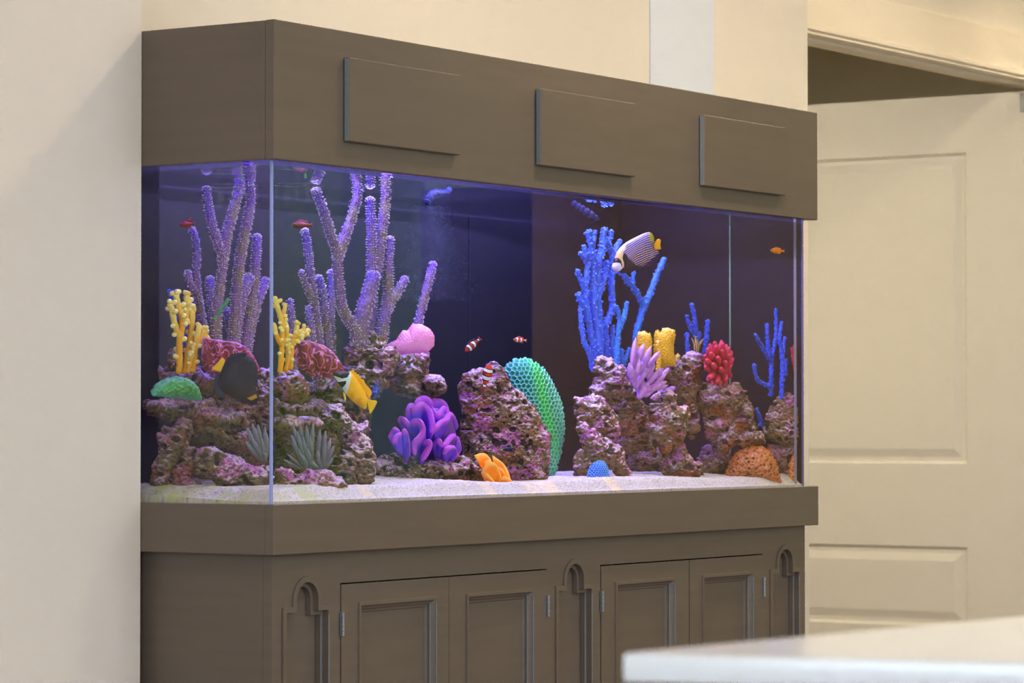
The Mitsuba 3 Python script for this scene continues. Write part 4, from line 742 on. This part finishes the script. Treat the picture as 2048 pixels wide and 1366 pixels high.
def emperor(q):
    x, y = q[:, 0], q[:, 1]
    wob = 9 * np.sin(x / 95 + y / 130) + 4 * np.sin(x / 41)
    s = y + .50 * (x - 600) + 40 * np.sin((x - 600) / 700 * math.pi) + wob
    k = (s / 60) % 1; line = sst(.24, .12, np.abs(k - .5))
    base = mixc(col(70, 74, 200), col(44, 30, 134), sst(500, 1000, s))
    c = mixc(base, col(232, 190, 110), line)
    top = 640 - .42 * (x - 500) - 90 * sst(700, 1250, x)                      # pale back
    c = mixc(c, col(204, 196, 192), sst(60, -50, y - top + 165))
    c = mixc(c, col(196, 186, 24), sst(1160, 1240, x) * sst(440, 330, y) * sst(1120, 1250, x + (300 - y) * .5))
    ana = np.maximum(sst(30, -30, np.abs(0 * x)) * 0, sst(0, 60, y - (1075 - .85 * (x - 1000) - .0002 * (x - 1000) ** 2 * 0 - 25)) * (x > 980))
    blk = np.maximum(ana, sst(0, 70, y - (800 + .90 * (x - 600)).clip(770, 1010)) * sst(1250, 900, x))
    c = mixc(c, mixc(col(38, 28, 78), col(70, 60, 170), np.maximum(0, sst(.8, .98, np.sin(((x - 1150) ** 2 + (y - 800) ** 2) ** .5 / 5.5))) * (x > 1100) * .8), blk)
    c = mixc(c, col(52, 34, 34), blk * sst(1000, 850, x) * .7)
    c = mixc(c, col(228, 204, 132), inside(q, [(255, 850), (290, 690), (360, 590), (470, 500), (560, 560), (470, 700), (455, 850), (500, 1000), (490, 1105), (450, 1105), (425, 930), (360, 850)]))
    c = mixc(c, col(226, 216, 220), inside(q, [(300, 680), (370, 580), (520, 440), (560, 500), (480, 600), (430, 650), (360, 700)]) * .7)
    c = mixc(c, col(18, 16, 30), inside(q, [(462, 800), (510, 690), (592, 790), (572, 960), (545, 1090), (510, 1095), (505, 960)]))
    c = mixc(c, col(22, 20, 40), inside(q, [(225, 975), (240, 850), (330, 835), (400, 890), (440, 1000), (450, 1085), (400, 985), (330, 965)]))
    c = mixc(c, col(240, 234, 248), inside(q, [(140, 1100), (220, 968), (330, 962), (395, 985), (460, 1120), (360, 1215), (200, 1160)]))
    c = c * .74
    c = mixc(c, col(40, 34, 40), inside(q, [(150, 1075), (205, 1072), (205, 1090), (150, 1095)]))
    return c
fish('emperor_angelfish', 'striped blue and yellow angelfish with a white snout, upper right', Ze, .16, [(160, 1100), (195, 1035), (230, 900), (262, 825), (300, 690), (370, 590), (500, 450), (700, 330), (900, 230), (1080, 150), (1200, 120), (1280, 150), (1340, 250), (1348, 380), (1330, 470), (1350, 590), (1410, 600), (1470, 650), (1500, 750), (1455, 880), (1350, 990), (1200, 1060), (1050, 1072), (850, 1160), (700, 1230), (550, 1248), (400, 1245), (350, 1210), (280, 1195), (205, 1150)], .014, emperor,
     [('tail_fin', [(1320, 470), (1400, 350), (1450, 300), (1510, 320), (1535, 380), (1510, 450), (1518, 520), (1535, 605), (1340, 600)], col(236, 172, 20)), ('pectoral_fin', [(560, 830), (640, 900), (720, 1010), (640, 1040), (580, 960)], col(60, 48, 96)), ('pelvic_fin', [(420, 1220), (560, 1235), (470, 1262), (400, 1256)], col(28, 22, 34))], (310, 900), step=.42, eye_r=2.4)
Zf = (660, 640, 6.83)
def fox(q):
    c = mixc(col(246, 190, 8), col(232, 156, 10), sst(.45, .7, fb(np.c_[q / 90, q[:, :1] * 0], 1, 2))); c = mixc(c, col(206, 168, 20), .6 * sst(1080, 1180, q[:, 1]) * (q[:, 0] > 420))
    c = mixc(c, col(222, 238, 226), inside(q, [(30, 700), (262, 700), (292, 762), (258, 880), (228, 1020), (160, 930), (150, 880), (60, 800)]))
    c = mixc(c, col(22, 22, 24), inside(q, [(20, 745), (50, 700), (255, 700), (268, 728), (226, 785), (160, 802), (70, 768)])); c = mixc(c, col(30, 32, 30), inside(q, [(95, 850), (215, 832), (212, 868), (170, 925), (110, 890)]))
    return c
fox_body = [(35, 738), (60, 705), (150, 706), (250, 704), (290, 700), (335, 745), (400, 848), (470, 955), (505, 1050), (530, 1090), (512, 1115), (502, 1150), (500, 1200), (440, 1207), (360, 1155), (290, 1095), (220, 1022), (172, 950), (165, 912), (130, 890), (108, 850), (70, 790)]
fish('foxface_fish', 'bright yellow foxface fish with a black and white face in front of the domed rock', Zf, .10, fox_body, .013, fox, [
    ('dorsal_fin', [(258, 712), (300, 680), (335, 684), (328, 712), (370, 718), (355, 738), (405, 745), (388, 766), (432, 778), (418, 800), (458, 815), (490, 880), (560, 960), (572, 1010), (535, 1080), (500, 1020), (400, 860)], col(242, 178, 10)),
    ('tail_fin', [(505, 1080), (540, 1085), (565, 1095), (655, 1100), (610, 1200), (545, 1300), (522, 1200), (505, 1112)], col(242, 196, 14)), ('pelvic_fin', [(175, 970), (215, 1018), (222, 1088), (205, 1115), (186, 1060)], col(226, 214, 70)), ('anal_fin', [(420, 1185), (505, 1130), (502, 1210), (470, 1222)], col(216, 180, 20))], (135, 745), eye_r=1.6, step=.6)
# added copy of the foxface, for its tail refracted through the side pane
Zs = (420, 712, 6.83)
fish('foxface_fish', 'added copy of the yellow foxface mostly hidden behind the dark fish, only its tail showing', (447, 685, 9.4), .29, [(-20, 545), (60, 500), (160, 500), (330, 430), (420, 500), (400, 600), (300, 660), (150, 700), (40, 650)], .01, lambda q: np.broadcast_to(col(232, 178, 30), (len(q), 3)), [('tail_fin', [(60, 500), (0, 240), (-130, 400), (-250, 500), (-100, 545), (0, 575)], col(236, 184, 40))], None, step=1.0)
Zt = (270, 740, 4.88)
def tang(q):
    c = mixc(col(24, 28, 42), col(42, 33, 32), sst(80, 240, q[:, 1])); c = mixc(c, col(30, 34, 50), sst(.5, .7, fb(np.c_[q / 60, q[:, :1] * 0], 1, 2)) * .5)
    return mixc(c, col(190, 140, 50), inside(q, [(1090, 275), (1180, 235), (1195, 270), (1130, 300)]) * .8)
fish('dark_tang', 'big dark slate coloured fish swimming left of the corner', Zt, .17, [(790, 130), (830, 40), (870, -60), (930, -130), (1010, -150), (1110, -140), (1180, -80), (1205, 20), (1195, 150), (1215, 260), (1195, 320), (1130, 335), (1060, 330), (970, 280), (880, 230), (820, 190)], .016, tang, [('tail_fin', [(860, 60), (790, 30), (768, 120), (780, 220), (830, 285), (890, 270)], col(34, 40, 58)), ('dorsal_fin', [(840, 10), (900, -130), (1010, -176), (1120, -160), (1010, -120), (900, -40)], col(30, 34, 50))], (1180, 185), eye_r=2.4, step=1.0)
def along_fish(name, label, nose, tail, Y, prof, colour, thick, tailp=.22, eye=True, group=None, lw=1.0, tail_col=None, dorsal=None, anal=None, fin_col=None, eye_r=1.2):
    """A small fish from nose to tail: prof = (u, upper, lower) in lengths; colour(u, v)."""
    n, t = np.array(nose, float), np.array(tail, float); d = t - n; L_ = np.hypot(*d); d /= L_; w = np.array([d[1], -d[0]])
    if w[1] > 0: w = -w
    to = lambda u, v: tuple(n + d * u * L_ + w * v * L_)
    body = [to(u, a) for u, a, _ in prof] + [to(u, -b) for u, _, b in prof[::-1]]
    def cf(q): r = (q - n); return colour((r @ d) / L_, (r @ w) / L_)
    fins = [('tail_fin', [to(.78, .05), to(.9, .06), to(1.0, tailp * .7), to(.97, 0), to(1.0, -tailp * .7), to(.9, -.06), to(.78, -.05)], tail_col if tail_col is not None else cf)]
    if dorsal: fins.append(('dorsal_fin', [to(*p) for p in dorsal], fin_col if fin_col is not None else cf))
    if anal: fins.append(('anal_fin', [to(*p) for p in anal], fin_col if fin_col is not None else cf))
    return fish(name, label, (0, 0, 1), Y, body, thick, cf, fins, to(.13, .05) if eye else None, group=group, step=max(.35, L_ / 70), eye_r=eye_r)
PROF = [(0, .0, .0), (.05, .07, .05), (.14, .14, .12), (.28, .19, .18), (.45, .20, .19), (.62, .15, .14), (.76, .08, .07), (.86, .055, .055)]
def clown(a, dark):
    def f(u, v):
        c = np.broadcast_to(a, (len(u), 3)); c = mixc(c, dark, .8 * sst(.02, .12, v) * (u > .25))
        for u0, w in ((.26, .055), (.54, .06), (.82, .035)):
            x = np.abs(u - u0 - .04 * np.cos(v * 9)); c = mixc(c, col(20, 16, 24), sst(w + .05, w + .02, x)); c = mixc(c, col(240, 240, 246), sst(w + .01, w - .01, x))
        return mixc(c, col(20, 16, 20), sst(.12, .2, np.abs(v)) * .3)
    return f
DOR = [(.22, .16), (.35, .26), (.5, .25), (.6, .20), (.7, .22), (.78, .12), (.7, .08), (.4, .15)]; ANA = [(.5, -.15), (.6, -.25), (.72, -.2), (.76, -.06), (.6, -.1)]
FISHES = 'clownfish in the middle of the tank'
along_fish('clownfish', 'reddish brown clownfish facing left, nearest the pink coral', (930, 703), (961, 676), .20, PROF, clown(col(190, 60, 44), col(120, 34, 34)), .007, dorsal=DOR, anal=ANA, group=FISHES, fin_col=col(60, 22, 30))
along_fish('clownfish', 'small dark clownfish with an orange face above the honeycomb coral', (1026, 679), (1054, 681), .22, PROF, clown(col(236, 110, 20), col(70, 14, 34)), .006, dorsal=DOR, anal=ANA, group=FISHES, fin_col=col(190, 50, 20))
along_fish('clownfish', 'clownfish swimming upright against the peak of the middle boulder', (980, 727), (967, 779), .105, PROF, clown(col(206, 66, 36), col(90, 26, 36)), .007, dorsal=[(.3, .16), (.45, .2), (.6, .15)], group=FISHES)
along_fish('blue_damselfish', 'tiny dark blue fish low in front of the middle boulder', (1005, 899), (1031, 897), .085, PROF, lambda u, v: np.broadcast_to(col(30, 34, 70), (len(u), 3)), .006, dorsal=[(.25, .16), (.5, .4), (.7, .12)], anal=ANA)
along_fish('striped_wrasse', 'slim green striped wrasse before the left purple gorgonian', (460, 594), (428, 640), .25, [(0, 0, 0), (.06, .045, .04), (.2, .085, .08), (.4, .10, .09), (.6, .08, .075), (.8, .045, .045), (.88, .035, .035)], lambda u, v: mixc(np.broadcast_to(col(96, 176, 120), (len(u), 3)), col(18, 40, 60), sst(.2, .6, np.sin(v * 120 + np.sin(u * 14)))), .008, .08, eye_r=1.4)
along_fish('red_anthias', 'small red fish above the thin far left gorgonian', (358, 450), (391, 447), .46, PROF, lambda u, v: np.broadcast_to(col(150, 40, 30), (len(u), 3)), .007, dorsal=[(.4, .16), (.62, .36), (.8, .4), (.78, .12)], anal=ANA)
along_fish('red_anthias', 'dim red fish copy added as a reflection above the short gorgonian fingers', (583, 450), (626, 450), .52, PROF, lambda u, v: np.broadcast_to(col(104, 40, 32), (len(u), 3)), .008, dorsal=DOR, anal=ANA)  # reflection of the red fish built as a darker added copy
along_fish('orange_damselfish', 'small orange fish high at the right end of the tank', (1540, 501), (1569, 502), .055, PROF, lambda u, v: np.broadcast_to(col(240, 140, 20), (len(u), 3)), .006, dorsal=DOR, anal=ANA)
along_fish('butterflyfish', 'tiny black and tan striped fish just left of the red coral', (1394, 706), (1391, 672), .16, PROF, lambda u, v: mixc(np.broadcast_to(col(190, 160, 90), (len(u), 3)), col(26, 22, 26), sst(.1, .5, np.sin(v * 60))), .005, dorsal=[(.3, .16), (.9, .55), (.6, .14)], anal=[(.4, -.14), (1.0, -.3), (.7, -.08)], fin_col=col(150, 130, 90))
along_fish('blue_damselfish', 'dull blue fish hiding beside the domed rock', (748, 800), (756, 762), .23, PROF, lambda u, v: mixc(np.broadcast_to(col(60, 70, 150), (len(u), 3)), col(120, 130, 200), sst(.5, .7, fb(np.c_[u * 20, v * 20, u * 0], 1, 2))), .008, dorsal=DOR, anal=ANA)

# ---------------------------------------------------------------- fittings
def nozzle(label, px, r, Y):
    t = thing('return_nozzle', label, 'nozzle')
    pts = path(px, Y); m_ = mpp(pts[0])
    for i in range(len(pts) - 1):
        a, b = pts[i], pts[i + 1]; dv = b - a; Ln = np.linalg.norm(dv); k = r[i] * m_
        prof = np.array([(k * .55, 0), (k * .95, Ln * .15), (k, Ln * .45), (k * .92, Ln * .75), (k * .6, Ln * .98), (k * .6, Ln * 1.1)])
        s = trimesh.creation.revolve(prof, sections=20); s.apply_transform(trimesh.geometry.align_vectors([0, 0, 1], dv / Ln)); s.apply_translation(a); put('segment', s, 'blue_plastic', t, True)
    return t
mat('blue_plastic', lin(70, 84, 170), .35, .5)
nozzle('curved segmented return nozzle high up left of the middle', [(899, 378, .06), (893, 386, .05), (884, 387, .035), (875, 387, .02), (866, 388, .01), (859, 393), (855, 401), (853, 407)], [7, 8, 9, 9.5, 10, 10, 9], .42)
nozzle('slanting segmented return nozzle above the bushy blue coral', [(1144, 404, .04), (1152, 411, .03), (1160, 415, .02), (1168, 420, .01), (1177, 427), (1186, 433), (1194, 438)], [7, 8, 8, 8.5, 8.5, 7], .44)
n_ = 5200; u = rng.random(n_); bub = np.stack([P(866 + rng.normal(0, 16 + 22 * t), 412 + 190 * t, .45 + .10 * (rng.random() - .5)) for t in u ** 1.15])
v, f, w = balls(bub, rng.uniform(.0002, .0005, n_), ICO0); k = put('air_bubbles', (within(v), f), 'bubble'); labels[k] = {'label': 'plume of fine air bubbles under the curved return nozzle', 'category': 'bubbles', 'kind': 'stuff'}
mat('bubble', (.40, .50, 1.0), .3, .6)  # blue in the bubble colour stands for the lit haze
def clear_tube(label, px0, px1, y0, y1, Y):
    t = thing('feeding_tube', label, 'tube', 'clear feeding tubes')
    c0, c1 = P((px0 + px1) / 2, y1, Y), P((px0 + px1) / 2, y0, Y); r = (px1 - px0) / 2 * mpp(c0)
    a = np.linspace(0, 2 * math.pi, 49)[:-1]; ring = np.stack([np.cos(a) * r, np.sin(a) * r, a * 0], 1)
    z0, z1 = c0[2], 1.55; v = np.vstack([c0 * [1, 1, 0] + ring + [0, 0, z0], c0 * [1, 1, 0] + ring + [0, 0, z1]]); i = np.arange(48); j = (i + 1) % 48
    put('wall', (v, np.vstack([np.stack([i, j, j + 48], 1), np.stack([i, j + 48, i + 48], 1)])), 'thin_acrylic', t, True)
    rim = trimesh.creation.torus(r, .0005, 64, 8); rim.apply_translation((c0[0], c0[1], z0)); put('rim', rim, 'clear_rim', t, True)
    tag = bx(c0[0] - .012, c0[0] - .003, c0[1] - r * .6, c0[1] - r * .6 + .001, z0 + .014 - H, z0 + .034 - H); put('tag', tag, 'green_glint', t)  # green strip stands in for a window reflection on the tube
mat('green_glint', lin(110, 190, 150), .5, .4)
clear_tube('added copy of the clear feeding tube with a green tag, left of the corner', 412, 516, 330, 372, .33)  # added copy of one tube, for its refracted view in the side pane
clear_tube('clear plastic feeding tube with a green tag, right of the corner', 549, 638, 330, 370, .16)
put('back_seam', bx(*(lambda x: (x - .0012, x + .0012))(P(938, 560, D)[0]), D - .002, D + .001, .04, .74), 'seam_dark', tk)
put('end_seam', bx(L - .0065, L - .0035, .2325, .2365, .06, .744), 'seam_green', tk)
mat('seam_dark', lin(26, 28, 40), .6, .3); mat('seam_green', lin(116, 150, 118), .4, .5)
for i, (x, y, r, c) in enumerate([(898, 991, 4, (70, 52, 60)), (962, 990, 3.4, (110, 96, 120)), (1180, 978, 2.4, (90, 80, 90)), (417, 1000, 4.5, (70, 60, 70)), (1565, 935, 6.5, (60, 46, 40)), (1572, 945, 5, (90, 72, 70)), (620, 1001, 5.5, (190, 166, 130))]):
    p = P(x, y, .03 if x > 545 else .215); m_ = mpp(p); s = trimesh.creation.icosphere(subdivisions=3, radius=r * m_); v = np.array(s.vertices) * [1.1, .9, .75]
    v = v * (1 + .35 * (fb(v + i, 160, 2) - .5))[:, None] + p; k = put('pebble', (v, np.array(s.faces)), 'coloured', None, True, np.broadcast_to(col(*c), v.shape))
    labels[k] = {'label': ['dark pebble on the sand below the purple coral', 'lilac pebble on the sand left of the orange coral', 'little pebble below the blue honeycomb coral', 'round dark snail shell by the front glass, far left', 'dark shell between the dome coral and the right pane', 'pinkish pebble beside the right pane', 'tan pebble before the pink crusted boulder'][i], 'category': 'pebble', 'group': 'pebbles and shells on the sand'}
